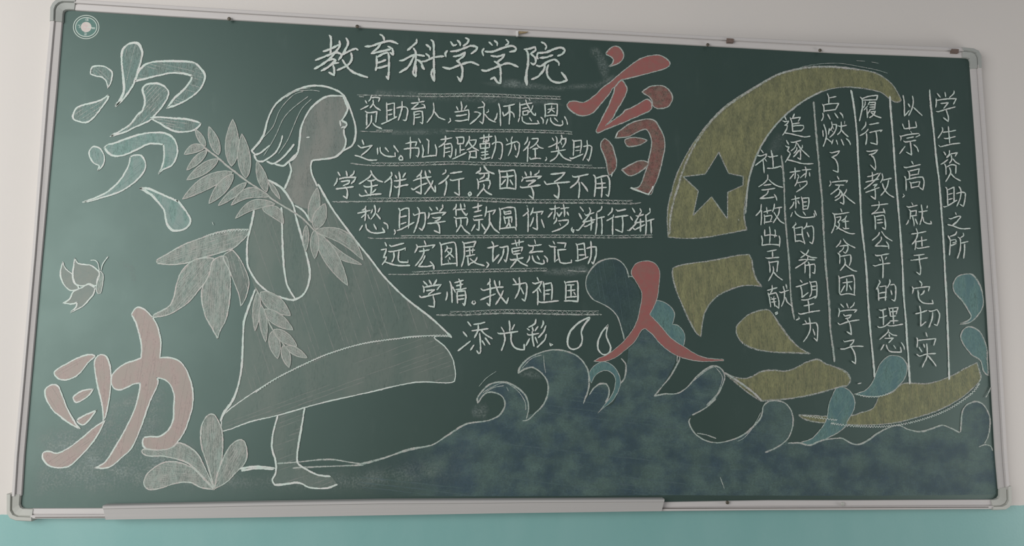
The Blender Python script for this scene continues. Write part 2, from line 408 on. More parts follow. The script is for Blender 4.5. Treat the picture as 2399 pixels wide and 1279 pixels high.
strokes('sticker_lettering', slines("870,340 850,380;865,360 865,410;900,330 950,330 950,360 900,360 900,330;890,385 960,385;925,365 925,410;925,385 895,410;925,385 955,410;820,810 860,810;840,810 840,880;815,880 900,880;880,800 880,870;860,840 905,840;600,560 640,540 650,570 690,540;640,580 680,600 640,640 700,620;1000,620 1060,640 1180,640;1070,670 1180,675;800,620 1060,630", 1), 1.5, 'white', st, 'tiny white lettering')

# ---------------- traced chalk drawing data (photograph pixels) ----------------
TEXT = """@ 730 80 7.5 title 5.6
教:315,30 345,90 335,350;210,310 330,270 480,190;75,465 350,355 430,325 530,360;490,130 490,230 330,430 180,545 55,615;290,470 380,445 430,470 350,530;175,650 270,600 370,530 475,510;380,550 400,620 400,730 310,680;610,80 645,160 590,290 480,460;520,380 650,310 780,260 815,285;695,340 710,430 650,540 455,640;545,460 620,570 740,680 985,765
育:1205,15 1260,50 1280,120;945,225 1060,215 1220,160 1380,130 1515,175;1215,180 1160,250 1055,345 1180,320 1380,275;1345,225 1420,260 1440,370;1380,330 1430,370;1140,395 1150,510 1130,640;1160,410 1260,350 1340,330 1360,400 1360,600 1350,800 1315,750;1160,510 1230,490 1300,460;1160,600 1230,590 1325,560
科:1845,100 1850,150 1780,210 1690,290;1550,475 1620,460 1740,395 1850,370 1980,390;1790,255 1830,330 1825,500 1800,600 1785,690 1830,750 1835,560;1800,390 1760,480 1690,590 1550,680;1845,450 1920,500 1980,620;1930,560 1975,620;2015,195 2085,240 2085,285;2010,355 2065,395 2070,425;1920,490 2000,480 2150,415 2320,395;2100,110 2145,180 2150,500 2155,830 2105,720 2125,620
@ 1000 20 6 title 5.6
学:335,475 375,530 415,510;430,455 465,490 470,525;545,420 590,440 570,490 515,530;285,600 260,640 270,680;335,610 440,595 620,530 710,550 690,590 625,640;375,680 460,665 535,620 520,670 425,745;225,830 330,850 470,795 610,760 730,800;420,740 470,780 500,860 495,960 475,1030 430,965
学:875,480 920,520;950,460 990,490 990,525;1115,445 1145,470 1140,500 1110,520;800,570 775,610 795,665;820,610 930,610 1080,555 1200,530 1255,570 1235,600 1165,615;905,670 990,680 1090,650 1060,700 980,770;770,870 840,880 1000,820 1140,775 1280,825;950,750 1010,790 1035,870 1035,1055 990,1040 945,970 900,1000
院:1370,580 1440,570 1520,545 1530,590 1460,640 1520,700 1530,760 1500,795 1460,770;1390,590 1420,640 1420,800 1400,900 1405,1080 1385,1000 1400,880;1610,480 1655,500 1680,540 1665,580;1560,625 1545,680 1560,710;1575,630 1680,620 1800,570 1890,555 1940,590 1910,640 1840,670;1590,700 1680,690 1765,660;1540,805 1600,815 1700,750 1790,720 1850,760 1855,800;1655,800 1640,870 1560,960 1475,1000;1705,800 1685,870 1700,960 1770,1030 1880,1045 1970,1010 1930,950 1890,905
@ 820 210 7.5 row1 3.7
资:270,200 300,245;190,355 260,320 325,285;375,115 365,165 330,210;380,150 450,140 525,150 505,215;405,190 410,250 355,325;410,260 460,320 540,370;270,385 310,410 400,405 475,390 465,480 455,580;295,430 295,630;380,455 370,580 280,690;400,595 460,650 560,690
助:645,235 650,400 650,570;650,265 780,240 780,490 820,480;660,375 740,355;670,450 740,435;555,610 640,575 820,485;915,215 910,350 850,545;820,330 900,310 980,310 1015,360 1000,480 980,550 935,540
育:1205,155 1220,205;1075,245 1150,240 1305,210;1200,250 1080,350 1180,340 1310,320;1265,260 1300,270 1325,330;1125,390 1130,500 1120,620;1140,400 1200,385 1270,385 1280,490 1275,605 1235,580;1140,450 1220,430;1150,500 1240,485
人:1465,240 1475,350 1450,450 1355,580;1490,400 1560,490 1670,535
，:1755,510 1770,550 1730,590
当:1950,215 1965,300 1960,370;1870,305 1900,360;2050,285 2010,350;1840,400 1960,385 2080,360 2090,430 2080,550;1865,465 1950,460 2050,440;1850,550 1950,555 2070,530
永:2320,215 2360,260 2355,310;2250,325 2350,310 2350,480 2330,605 2275,560;2185,400 2240,400 2300,430 2220,520 2110,610
@ 1100 210 7.5 row1 3.7
+:330,360 335,390 300,410;270,440 350,530 460,575
怀:485,420 470,490 440,545;510,250 535,350 540,500 545,640;595,300 700,285 790,260;690,300 685,400 600,470 580,400;710,310 705,450 695,610;715,385 770,430 785,490
感:880,235 885,350 880,480;895,275 1000,255 1095,240;985,185 1010,260 1060,350 1110,430 1160,460 1155,420;1110,285 1090,350 1045,405;1045,165 1060,195;930,340 1010,320;930,390 990,380 1030,370 1020,440 940,455 935,395;875,500 855,570;920,480 930,560 1000,600 1110,605 1225,600 1190,550;1050,500 1090,555
恩:1320,260 1330,400 1325,490;1330,265 1430,255 1540,260 1540,380 1530,470;1375,355 1490,335;1440,290 1430,360 1375,415;1440,360 1490,400;1340,470 1440,455 1520,460;1250,490 1290,530 1290,600;1370,520 1345,610;1420,500 1430,560 1500,620 1600,635 1640,610 1625,550;1490,505 1550,565;1665,480 1700,540 1720,615
@ 820 210 7.5 row2 3.7
之:215,890 245,970;140,985 200,1030 390,985 300,1080 200,1160;90,1160 200,1190 330,1240 475,1240
心:485,1030 490,1140;530,1020 540,1100 610,1160 700,1180 800,1180 790,1110;620,1025 680,1095;770,990 850,1100
。:890,1165 855,1215 880,1240 930,1240 920,1190 885,1160
书:1060,840 1065,1000 1060,1210;980,955 1080,930 1175,925 1150,995;950,1050 1100,1030 1210,1030 1210,1120 1190,1190 1165,1165;1205,865 1240,935
山:1345,875 1385,900 1375,1130;1270,980 1290,1080 1270,1190 1400,1170 1515,1160;1495,970 1520,1060 1515,1170
有:1595,885 1700,870 1790,850;1675,820 1680,900 1640,960 1560,1015;1660,950 1660,1080 1650,1190;1660,970 1770,950 1790,1000 1790,1100 1770,1200 1735,1165;1670,1040 1760,1020;1680,1110 1760,1090
路:1860,840 1890,880 1890,960 1990,950;1870,845 1995,840 2000,900 1985,960;1935,980 1935,1120;1945,1070 2010,1055;1860,1050 1855,1170;1800,1225 1900,1180 2045,1110;2095,825 2095,880 2030,1000;2110,895 2220,885 2190,970 2130,1020 2055,1065;2080,900 2150,1010 2260,1075;2090,1090 2115,1120 2090,1235;2100,1095 2215,1080 2220,1200;2110,1190 2220,1200
@ 1100 210 7.5 row2 3.7
勤:180,860 270,845 395,825;250,800 255,870 240,930;340,785 335,860 330,910;250,925 340,900;185,955 195,1040;190,960 350,945 350,1020;190,1040 340,1025;290,880 280,1000 270,1210;205,1110 320,1090;210,1160 330,1140;195,1200 230,1230 360,1195;445,815 460,880 450,1030 390,1215;395,965 450,930 540,930 575,980 570,1130 540,1230 515,1215
为:640,860 670,910;750,835 730,900 740,980 720,1070 680,1165;645,975 720,950 830,915 875,950 865,1080 830,1195 800,1170;785,970 815,1065
径:1020,840 1010,900 965,970;1055,915 1030,990 945,1080;1025,1020 1020,1150 1015,1270;1095,870 1200,860 1200,900 1150,970 1060,1035;1180,965 1230,1020 1295,1035;1110,1050 1200,1035;1150,1050 1155,1190;1055,1195 1070,1230 1160,1210 1250,1215
，:1345,1195 1355,1220 1330,1255
奖:1450,855 1480,900;1510,830 1535,880 1525,1050;1385,1015 1450,990 1530,945;1610,805 1620,870 1560,950;1600,875 1690,860 1680,940 1630,1020;1590,915 1620,970;1430,1100 1560,1080 1680,1060;1555,1010 1560,1110 1510,1200 1415,1265;1570,1100 1650,1200 1780,1255
助:1805,890 1830,930 1820,1160;1830,910 1960,895 1960,1000 1940,1120;1850,1020 1930,1000;1860,1080 1930,1070;1760,1200 1800,1215 1990,1135;2060,900 2065,1050 1990,1245;2000,1005 2100,985 2145,1010 2130,1130 2090,1260 2060,1225
@ 770 380 7.5 row3 4.2
学:165,180 205,240;310,165 330,245;450,160 440,205 380,255;150,285 145,340 100,415;190,300 300,275 480,270 450,330 400,380;225,345 370,325 360,370 260,420;135,475 290,455 435,435;290,440 330,500 325,640 260,600
金:740,155 765,200 700,280 540,385;765,215 850,310 950,350;685,325 740,335 820,310;750,340 755,450 740,590;620,420 680,440 860,405;640,495 680,550;830,480 775,540;540,570 580,600 740,575 925,560
伴:1100,180 1115,230 1060,300 985,360;1100,290 1105,400 1075,610;1170,235 1200,285;1350,195 1305,270;1155,335 1250,325 1360,300;1155,425 1190,445 1300,415 1395,400;1235,175 1255,280 1245,450 1225,615
我:1635,150 1620,200 1550,265;1490,330 1600,290 1800,260;1620,230 1625,400 1625,560 1535,520;1455,465 1490,490 1600,420 1730,370;1695,160 1720,270 1780,380 1850,500 1880,525 1870,420;1830,330 1800,410 1690,565;1765,150 1790,190
行:2055,140 2060,180 2000,220;2110,235 2050,310 1935,390;2065,335 2070,420 2035,590;2140,200 2240,185 2340,170;2135,310 2180,325 2375,285;2290,310 2290,440 2295,585 2210,535
@ 770 380 7.5 row4 4.0
愁:655,775 640,820 590,850;515,900 600,880 730,850;655,830 650,930 640,1030;640,920 580,975;690,930 720,995;770,835 750,900;900,810 870,880;805,760 825,850 800,930 745,1005;840,910 910,1000;595,1115 545,1200;655,1090 670,1170 740,1230 850,1250 990,1230 945,1160;795,1095 840,1180;970,1065 1030,1100 1045,1170
，:1155,1190 1175,1230 1155,1274
助:1230,815 1255,860 1245,1020 1245,1160;1270,850 1340,815 1410,810 1415,950 1405,1160;1260,970 1370,945;1275,1090 1360,1060;1205,1205 1300,1170 1500,1060;1560,800 1595,870 1570,1040 1500,1240;1485,910 1510,940 1600,900 1690,890 1700,960 1690,1080 1645,1200 1590,1160
学:1770,795 1815,850;1890,795 1920,840;2000,750 2010,800 1950,865;1760,890 1765,940 1745,990;1795,915 1900,895 2060,885 2000,935;1825,975 1870,985 1970,970 1940,1010 1870,1040;1740,1080 1850,1070 2050,1040;1890,1040 1940,1120 1955,1250 1855,1205
@ 1060 380 7.5 row3 4.2
。:305,525 275,560 300,595 335,565 310,525
贫:490,100 490,150 415,200;550,70 620,160 735,210;465,205 640,195 635,290 595,295;560,215 550,260 480,305;430,300 455,360 450,475;475,350 560,325 650,320 660,380 630,470;545,390 550,450 435,600;550,470 600,530 690,575
困:815,140 835,250 835,460;830,170 960,160 1080,140 1110,250 1110,480;870,265 960,260 1070,240;955,190 970,300 955,440;930,310 860,400;1010,315 1060,400;830,470 960,455 1100,475
学:1270,175 1300,240;1370,170 1380,235;1520,150 1510,185 1440,230;1225,260 1240,290 1215,340;1240,285 1400,260 1560,250 1500,295;1295,335 1460,320 1330,410;1190,430 1230,450 1540,405;1380,440 1420,540 1420,640 1345,590
子:1725,215 1850,205 1975,185 1900,270 1790,350;1610,340 1650,395 1830,370 2060,350;1840,390 1870,480 1855,640 1780,580
不:2105,245 2150,265 2380,215;2225,260 2190,350 2070,455;2220,350 2230,450 2215,630;2260,360 2330,440 2375,515
@ 1300 380 7.5 row3 4.2
用:675,230 705,270 710,420 690,605;725,285 840,250 920,240 955,320 955,480 935,605 895,575;735,385 880,370;720,460 900,445;810,290 825,420 815,620
@ 1060 380 7.5 row4 4.0
贷:65,740 60,790 15,840;60,830 65,940;80,840 225,825;140,735 165,840 240,940 260,905;205,735 220,790;30,970 60,990 250,975 265,1010 250,1110;60,1010 75,1140;145,1010 145,1100 70,1230;155,1110 220,1200 310,1265
款:355,805 430,790 515,760;450,725 450,840;385,880 500,850;375,960 520,935;365,1000 380,1025 535,1005;470,1020 465,1200 420,1180;395,1100 335,1210;510,1090 575,1190;595,785 590,870 570,960;610,880 755,840 710,920;650,900 650,1000 640,1120 555,1260;655,1050 720,1160 820,1245
圆:820,810 840,900 830,1190;850,830 960,800 1090,800 1110,900 1120,1140;900,860 920,920 1030,900;920,880 1020,860 1030,900;900,960 920,985 1040,960;905,960 930,1080;940,990 1040,970 1040,1060;985,1000 990,1060 940,1150;990,1070 1020,1140;830,1175 960,1155 1100,1145 1120,1195
你:1305,770 1315,775;1315,810 1335,870 1240,950;1325,900 1330,1000 1325,1225;1415,805 1400,870 1370,930;1420,890 1590,865 1560,920;1480,900 1490,1190 1410,1155;1420,975 1400,1050 1365,1130;1560,1010 1610,1150
梦:1705,820 1740,830 1880,800;1800,760 1800,880 1780,1000;1750,880 1680,970;1830,890 1860,945;1900,820 2040,800;1945,745 1965,850 1965,955;1920,880 1870,960;2010,880 2040,935;1820,980 1830,1020 1780,1085;1860,1035 2030,1015 2020,1080 1900,1170 1750,1225;1880,1080 1895,1110
@ 1300 380 7.5 row4 4.0
。:300,1150 285,1190 320,1240 330,1190 300,1180
渐:440,790 500,865;420,905 470,1000;370,1195 410,1200 520,1070;520,910 540,940 680,890;600,805 620,870 560,980 490,1050;490,1060 700,1010;630,970 640,1060 630,1200;510,1130 550,1130 680,1050;820,780 810,830 740,880;730,900 730,1100 710,1270;740,990 865,960;815,980 825,1120 820,1270
行:1000,805 1000,860 930,935;1025,930 1020,970 910,1030;1010,1000 1010,1270;1070,840 1100,860 1240,830;1050,970 1130,955 1280,940;1180,950 1190,1080 1180,1235 1060,1185
渐:1355,810 1400,885;1320,960 1360,1020;1270,1200 1300,1205 1420,1080;1420,945 1470,950 1550,920;1490,820 1515,870 1440,1000 1400,1070;1400,1075 1560,1040;1500,1000 1500,1220;1370,1160 1400,1190 1570,1100;1660,815 1670,880 1600,940;1590,930 1600,1100 1590,1270;1610,1040 1735,1000;1680,1020 1690,1250
@ 880 550 7.5 row5 4.0
远:165,140 195,200;245,185 280,210 495,150;225,295 260,300 430,270 525,235 520,270;320,310 325,400 290,480;410,300 400,430 440,480 570,485 570,450;100,270 190,250 175,310 140,405 190,390 180,440 120,525;170,480 380,540 600,540
宏:855,110 885,175;715,175 735,220 690,315;740,215 900,200 1040,180 1000,235;770,295 850,285 940,265;840,240 850,310 800,420 700,550;865,370 840,440 755,560 900,560 990,540;960,475 1010,530 1025,605
图:1125,140 1155,220 1160,540;1145,180 1260,150 1370,130 1410,200 1430,550;1250,200 1260,240 1220,300;1250,240 1335,240 1320,310 1225,400;1260,290 1320,350 1375,400;1290,400 1310,435;1275,450 1285,485;1155,530 1280,510 1420,505
展:1525,125 1555,180 1555,380 1510,560;1550,155 1760,120 1720,215;1550,225 1730,210;1590,290 1740,270;1650,240 1660,360;1710,240 1700,320;1590,380 1740,350;1620,400 1630,540 1680,490;1780,400 1760,450 1690,500;1660,420 1760,500 1910,545
，:1950,485 1990,520 1950,580
切:1965,235 2050,220 2150,190;2040,125 2070,180 2060,300 2060,475 2165,350;2180,220 2220,225 2320,200 2325,300 2290,480 2255,440;2250,250 2230,370 2150,505
@ 1120 550 7.5 row5 4.0
莫:590,165 800,120;650,95 680,200;720,90 720,190;590,250 610,330;600,245 780,220 760,290;625,300 730,275;625,345 740,330;680,350 690,420;560,430 600,445 790,405;690,430 650,480 570,580;690,440 760,500 870,550
忘:990,90 1010,160;880,180 920,200 1110,175;970,200 960,260 900,320 1010,300 1135,295;900,375 895,430 855,490;950,370 965,430 1010,485 1130,515 1165,490 1145,445;1035,375 1075,440;1160,375 1210,420 1215,480
记:1315,120 1345,165;1245,190 1270,210 1370,215;1340,215 1345,330 1345,480 1400,430;1390,145 1540,150 1520,225;1390,270 1540,260;1400,270 1415,400 1440,490 1520,505 1640,490 1635,445
助:1715,160 1740,200 1750,430;1750,175 1860,150 1870,250 1885,380;1760,260 1850,255;1770,360 1860,355;1710,460 1780,450 1930,390;1975,120 1985,200 1980,380 1930,510;1905,245 1970,220 2070,215 2070,350 2020,515 1990,480
@ 880 550 7.5 row6 4.2
学:840,820 910,890;940,800 980,870;1070,790 1050,840 1010,890;830,900 850,940 850,1010;850,925 980,900 1150,875 1080,965;895,985 1035,965 930,1050;770,1075 800,1105 970,1065 1145,1025;1010,1075 1030,1160 1030,1270 930,1250
@ 1120 550 7.5 row6 4.2
@ 880 550 7.5 row6 4.2
情:1255,1005 1255,1070 1235,1150;1300,820 1330,900 1345,1190;1355,920 1400,1010;1390,845 1450,830 1540,800;1460,780 1490,850 1490,950;1420,900 1530,870;1410,965 1500,960 1590,940;1430,1000 1440,1200;1440,1000 1570,985 1585,1100 1560,1245 1530,1210;1450,1075 1560,1060;1450,1140 1550,1125
。:1710,1165 1690,1200 1730,1225 1755,1195 1740,1165
我:2005,775 2010,820 1965,880;1850,950 1890,980 2100,930 2240,920;2005,860 2015,1000 2005,1250 1955,1205;1845,1145 1900,1120 2100,1040;2085,805 2110,900 2180,1060 2300,1210 2330,1110;2240,985 2200,1080 2110,1225;2175,815 2180,890
@ 1120 550 7.5 row6 4.2
为:615,775 670,850;610,880 700,870 830,845 855,900 845,1050 820,1165 770,1130;720,755 730,880 710,1000 650,1120;750,935 800,1040
祖:1035,755 1065,810;955,845 1000,860 1120,820 1060,930 960,1020;1040,980 1050,1080 1045,1230;1060,930 1105,1010;1145,830 1160,980 1160,1150;1165,870 1280,845 1300,950 1290,1140;1180,985 1270,965;1180,1045 1250,1040;1055,1165 1120,1190 1410,1160
国:1515,820 1540,900 1535,1140;1540,840 1720,815 1750,850 1750,1180;1565,885 1680,880;1630,890 1630,1090;1570,985 1700,970;1680,1015 1710,1055;1560,1100 1720,1085;1515,1165 1600,1160 1750,1175
@ 1020 680 6 row7 4.2
添:455,445 500,500;390,585 445,650;320,850 490,715;540,480 620,470 695,450;515,570 630,555 740,540;600,490 600,560 550,665;640,560 700,620 800,680;620,605 630,700 635,860 610,890 580,850;540,770 495,840;655,710 695,770;700,670 765,760
光:1035,430 1045,500 1045,570;925,520 965,585;1110,485 1075,555;875,600 920,610 1155,580;965,615 975,700 930,845;1065,600 1065,720 1110,800 1180,830 1250,835 1245,760
彩:1410,410 1395,470 1310,520;1290,540 1320,560;1360,520 1375,570;1440,510 1400,570;1290,610 1320,630 1450,605;1360,580 1365,680 1385,785;1320,680 1275,775;1400,660 1435,740;1510,430 1515,470 1485,530;1550,500 1520,580 1445,665;1555,620 1530,700 1430,800
。:1605,745 1620,780 1645,765 1630,755
@ 1980 200 7.5 col1 3.3
学:1605,150 1660,215;1740,130 1755,205;1900,105 1895,150 1820,220;1585,240 1590,310 1580,390;1600,270 1760,245 1940,240 1890,335;1670,325 1800,310 1720,410;1590,465 1620,470 1750,430 1920,385;1760,430 1800,560 1800,640 1715,575
生:1690,745 1700,800 1620,930;1710,830 1830,815 1930,795;1800,730 1815,900 1825,1020;1725,935 1780,940 1920,905;1630,1060 1660,1085 1850,1040 2005,1020
资:1720,1175 1755,1225;1820,1150 1815,1210 1770,1270;1840,1210 1960,1185 1920,1250
@ 2000 360 7.5 col1 3.3
+:1700,30 1710,110 1670,170;1730,95 1780,155 1850,190;1520,190 1560,170 1640,110;1580,0 1605,30;1690,10 1630,75;1580,185 1605,230 1610,370;1630,235 1700,200 1785,210 1780,350;1670,250 1690,340 1605,495;1690,350 1770,430 1865,480
助:1600,595 1630,640 1640,910;1640,640 1750,590 1750,840;1650,720 1720,700;1660,810 1720,790;1565,935 1620,930 1800,820;1835,585 1870,640 1860,780 1800,925;1790,705 1900,680 1950,700 1940,820 1915,930 1855,895
之:1775,1040 1790,1075;1660,1140 1690,1150 1830,1100 1870,1110 1800,1200 1720,1274
@ 2010 520 7.5 col1 3.3
+:1720,0 1650,55;1565,50 1650,70 1800,120 1960,115
所:1720,170 1700,220 1610,255;1570,245 1610,330 1605,450 1595,585;1620,325 1700,310 1720,350 1650,370;1620,420 1710,380;1835,200 1845,240 1790,280;1745,270 1785,310 1785,480 1735,640;1800,375 1920,345;1860,390 1860,500 1845,640
@ 1980 200 7.5 col2 3.3
以:1005,185 1025,300 1030,545 1115,445;1095,330 1130,385;1170,195 1185,290 1160,420 1105,535;1190,395 1260,460 1340,535
山:1105,620 1120,780;995,685 1030,770 1240,740;1225,645 1245,740
宗:1140,815 1160,845;950,890 970,920 965,975;970,900 1100,870 1280,850 1300,880 1230,915;1070,935 1190,910;1015,980 1050,1000 1230,970;1130,990 1145,1100 1155,1230 1065,1180;1040,1075 945,1205;1195,1050 1250,1100 1275,1170
@ 2000 360 7.5 col2 3.3
高:1005,140 1035,190;870,235 910,250 1160,195;940,310 965,340 970,450;970,310 1140,270 1120,360;980,385 1130,360;880,405 905,450 910,650;925,460 1100,420 1200,415 1225,500 1205,640 1145,600;970,500 990,520 1000,610;1000,520 1150,495 1130,570;1000,600 1140,575
，:860,715 880,740 850,775
就:1005,865 1030,905;920,930 950,945 1105,910;960,985 985,1020 980,1150;985,1020 1090,1000 1080,1080;990,1100 1095,1085;1020,1110 1045,1200 1050,1270;950,1170 940,1210 910,1250;1070,1150 1110,1240;1130,1025 1170,1025 1280,1005;1175,905 1190,1000 1190,1100 1150,1250;1200,1110 1220,1200 1280,1230 1355,1235 1340,1190;1280,920 1275,960
@ 2010 520 7.5 col2 3.3
在:1010,120 1035,200 1010,300 940,395;930,215 1060,195 1180,170;1000,320 1005,400 990,490;1020,350 1120,330 1195,315;1105,265 1115,430;1020,455 1060,465 1240,435
于:970,590 1050,585 1150,570;915,675 1050,660 1210,630;1060,600 1070,700 1090,830 1080,930 1015,885
它:1070,1040 1110,1080 1105,1125;940,1140 960,1180 945,1260;965,1170 1100,1150 1245,1135 1225,1215;1150,1205 1120,1270;1040,1210 1060,1270
@ 1930 680 7.5 col2 3.3
+:1755,10 1735,50 1690,85;1640,0 1660,150 1720,215 1800,235 1910,235 1890,175
切:1600,415 1700,390 1800,355;1670,280 1690,380 1690,630 1780,555;1830,360 1870,370 1975,340 2020,420 2010,520 1980,620 1925,600;1900,390 1890,500 1835,655
实:1780,745 1805,815;1620,835 1635,880 1625,1000;1650,880 1780,865 1955,850 1920,965;1740,945 1760,1005;1660,1000 1710,1080;1620,1125 1670,1160 1800,1120 1950,1110;1795,940 1805,1100 1790,1200 1750,1274;1820,1150 1920,1270 1960,1330;1750,1270 1720,1350
@ 1980 200 7.5 col3 3.3
履:255,215 290,260 290,400 240,630;290,240 400,200 560,180 540,265;310,265 540,260;340,290 340,340 310,400;380,370 320,440;370,410 380,575;420,295 390,350;410,310 520,300 510,420 420,430;420,350 515,345;420,390 510,385;430,430 390,500;440,470 520,460 480,530 415,575;440,480 520,540 620,575
行:350,650 345,710 280,790;390,775 350,830 250,890;360,850 370,930 350,1045;415,695 580,665;420,835 480,820 640,790 610,820;530,820 545,920 550,1045 435,1015
了:365,1160 420,1165 560,1140 500,1200 410,1225;440,1225 480,1270
@ 2000 360 7.5 col3 3.3
+:330,50 370,170 370,295 285,205
教:310,330 320,390 315,470;230,410 320,390 420,350;455,345 400,430 300,530 175,625;200,505 300,480 430,450;330,560 400,540 350,600;200,685 300,650 435,600;360,610 370,700 370,805 290,750;485,355 500,430 460,510;500,470 650,435;600,470 580,570 530,660 465,740;490,530 540,650 620,730 695,770
育:430,845 440,890;300,920 450,900 590,885;440,910 400,990 305,1065 400,1040 530,1030;510,970 540,1050;350,1095 365,1150 370,1270;375,1110 500,1085 530,1110 545,1270;400,1170 490,1155;400,1220 500,1210
@ 2010 520 7.5 col3 3.3
+:295,-20 295,130;465,-20 475,60 470,135 415,100;325,25 420,15
公:365,185 340,240 240,325;405,170 470,260 590,335;395,265 400,310 350,370 290,425 400,425 510,430;485,350 520,400 530,475
平:290,580 330,595 530,560;365,650 385,685;490,620 470,660;255,765 290,775 400,745 550,725;400,600 425,700 430,850 425,985
的:360,1025 380,1060 345,1120 310,1185;335,1160 355,1270;370,1140 480,1125 480,1270;375,1250 480,1240;545,1015 550,1060 530,1110 500,1160;560,1110 620,1095 650,1150 655,1270;565,1205 590,1265
@ 1930 680 7.5 col3 3.3
+:945,0 955,180;1080,0 1070,180;960,55 1070,30;965,140 1090,120;1165,10 1185,80;1250,0 1250,100 1235,190 1180,165
理:960,345 990,355 1080,330;1025,350 1035,450 1035,610;960,475 1000,480 1095,445;935,635 970,655 1060,630 1150,560;1130,310 1150,380 1160,460;1150,320 1290,300 1260,420;1150,380 1270,370;1170,460 1250,450;1200,330 1215,590;1150,540 1290,535;1110,620 1200,625 1375,595
念:1120,690 1110,740 970,865;1130,735 1200,785 1270,795;1130,770 1145,815;1060,845 1210,840 1130,920;1045,955 990,1050;1085,960 1110,1030 1170,1080 1350,1085 1335,1000;1215,970 1250,1020;1350,920 1390,980 1405,1040
@ 1930 680 7.5 col4 3.3
学:285,245 340,300;390,235 420,310;525,215 510,260 450,315;250,320 265,370 245,465;275,370 400,350 570,345 530,390;335,425 360,455 470,430 440,480 370,500;235,575 270,605 430,550 610,520;400,510 450,600 475,780 395,730
子:335,885 350,905 520,870 500,920 450,970;280,1030 350,1030 500,985 680,985;470,1000 520,1080 545,1180 545,1290 480,1245
@ 1750 220 8.57 col4 3.3
点:1600,0 1630,80 1630,190;1640,90 1775,60;1500,215 1530,260 1535,370;1530,230 1660,205 1830,200 1760,330;1545,350 1770,320;1510,395 1520,470 1485,545;1610,420 1660,515;1750,395 1815,490;1855,385 1900,430 1920,490
燃:1530,620 1570,740 1580,880 1520,1060;1510,740 1520,860;1640,700 1625,820;1590,900 1690,980;1685,570 1700,660 1660,740;1710,620 1785,620 1780,700 1730,800 1650,880;1720,680 1730,710;1690,740 1710,765;1820,650 1860,660 1985,635;1880,570 1880,700 1860,770 1805,825;1885,730 1940,800 2020,865;1950,560 1945,600;1715,925 1690,1010;1780,935 1810,1020;1880,920 1930,1035;1980,905 2040,960 2065,1025
了:1655,1180 1690,1190 1845,1150 1800,1220 1700,1274
@ 1750 360 8.57 col4 3.3
+:1690,75 1760,120 1810,230 1815,380 1715,340
家:1800,460 1835,520;1655,555 1675,610 1640,660;1690,580 1840,560 2005,545 1980,585;1760,635 1930,635;1840,640 1820,700 1670,820;1820,710 1880,770 1925,880 1930,1020 1860,985;1850,760 1840,820 1755,885;1900,810 1850,890 1755,945;1985,720 1970,770 1930,820;1930,820 2040,920 2155,1005
@ 1750 470 8.57 col4 3.3
庭:1870,170 1895,230;1705,255 1730,275 1860,270 2035,240;1740,290 1760,400 1740,530 1685,655;1780,340 1870,325 1860,380 1810,435 1845,460 1830,540 1780,580;1760,500 1850,570 2040,660 2150,665;1985,310 1950,370 1885,410;1910,430 2030,415;1960,380 1975,560;1915,545 1950,570 2035,560
贫:1870,800 1850,860 1780,935;1920,775 2000,870 2160,950;1850,920 1930,905 2015,905 2010,980 1970,1060 1920,1030;1930,930 1910,980 1840,1040;1810,1055 1850,1100 1850,1265;1865,1125 1960,1105 2060,1090 2080,1160 2060,1260
@ 1770 600 8.57 col4 3.3
+:1895,10 1900,100 1870,190;1775,45 1785,160 1690,290;1785,165 1870,240 1960,295 2020,305
困:1655,400 1670,460 1670,740;1680,445 1800,410 1950,385 1975,500 1970,780;1740,540 1930,515;1815,455 1825,570 1815,700;1780,590 1700,730;1870,590 1915,680;1670,740 1700,780 1850,755 1985,785
@ 1750 220 8.57 col5 3.3
追:745,460 780,530;710,550 750,565 825,550 800,600 745,640 800,640 790,700 740,790 705,835;745,790 850,805 1000,840 1150,870 1255,855;940,410 905,490;855,485 885,560 900,650 905,765;885,500 1060,475 1020,560;900,610 1040,590;900,655 1010,640 1120,640 1130,690 1080,745;905,760 1090,745
逐:780,940 825,1020;765,1050 790,1070 835,1070 800,1150 845,1175;870,970 920,980 1070,940;985,980 950,1080 875,1150;1000,1000 1080,1120 1240,1270;990,1080 985,1130 930,1200;1040,1130 930,1270;1060,1140 1070,1270;1100,1040 1100,1080 1060,1120
@ 1750 360 8.57 col5 3.3
+:850,-20 855,20 760,175;785,130 900,150 1080,200 1200,210 1315,205;990,0 920,70;1065,0 1065,125 1005,90
梦:850,380 1060,350;950,290 960,400 950,510;930,410 850,510;1005,425 1030,460 1010,510;1095,335 1270,320;1155,270 1180,350 1160,490;1160,400 1060,490;1240,385 1250,455;1000,520 990,580 950,655;1000,590 1190,555 1195,610 1120,680 980,775;1045,630 1055,670
想:885,930 960,910 1045,890;955,850 970,960 970,1100;930,970 910,1040 850,1110;1010,950 1040,1010;1080,870 1105,960 1115,1130;1110,900 1230,890 1230,1010 1200,1120;1120,980 1190,970;1120,1060 1190,1050;1120,1125 1200,1110;900,1185 870,1270
@ 1750 470 8.57 col5 3.3
+:950,215 985,280 1080,335 1200,345 1350,325 1330,260;1115,230 1165,295;1345,205 1385,300
的:965,445 975,470 900,550;930,520 950,680 960,830;960,560 1100,530 1100,680 1150,870;980,690 1090,680;970,820 1050,810 1120,840;1190,450 1180,510 1125,575;1180,530 1290,510 1320,560 1325,750 1300,870 1245,835;1195,640 1235,730
希:1065,1020 1150,1080 1280,1140 1390,1150;1220,990 1190,1060 1070,1150;1030,1200 1150,1185 1350,1190
@ 1770 600 8.57 col5 3.3
+:1040,20 1020,90 940,150 790,245;975,150 985,200 980,340;990,190 1170,160 1185,200 1175,350 1130,335;1045,120 1075,200 1080,440
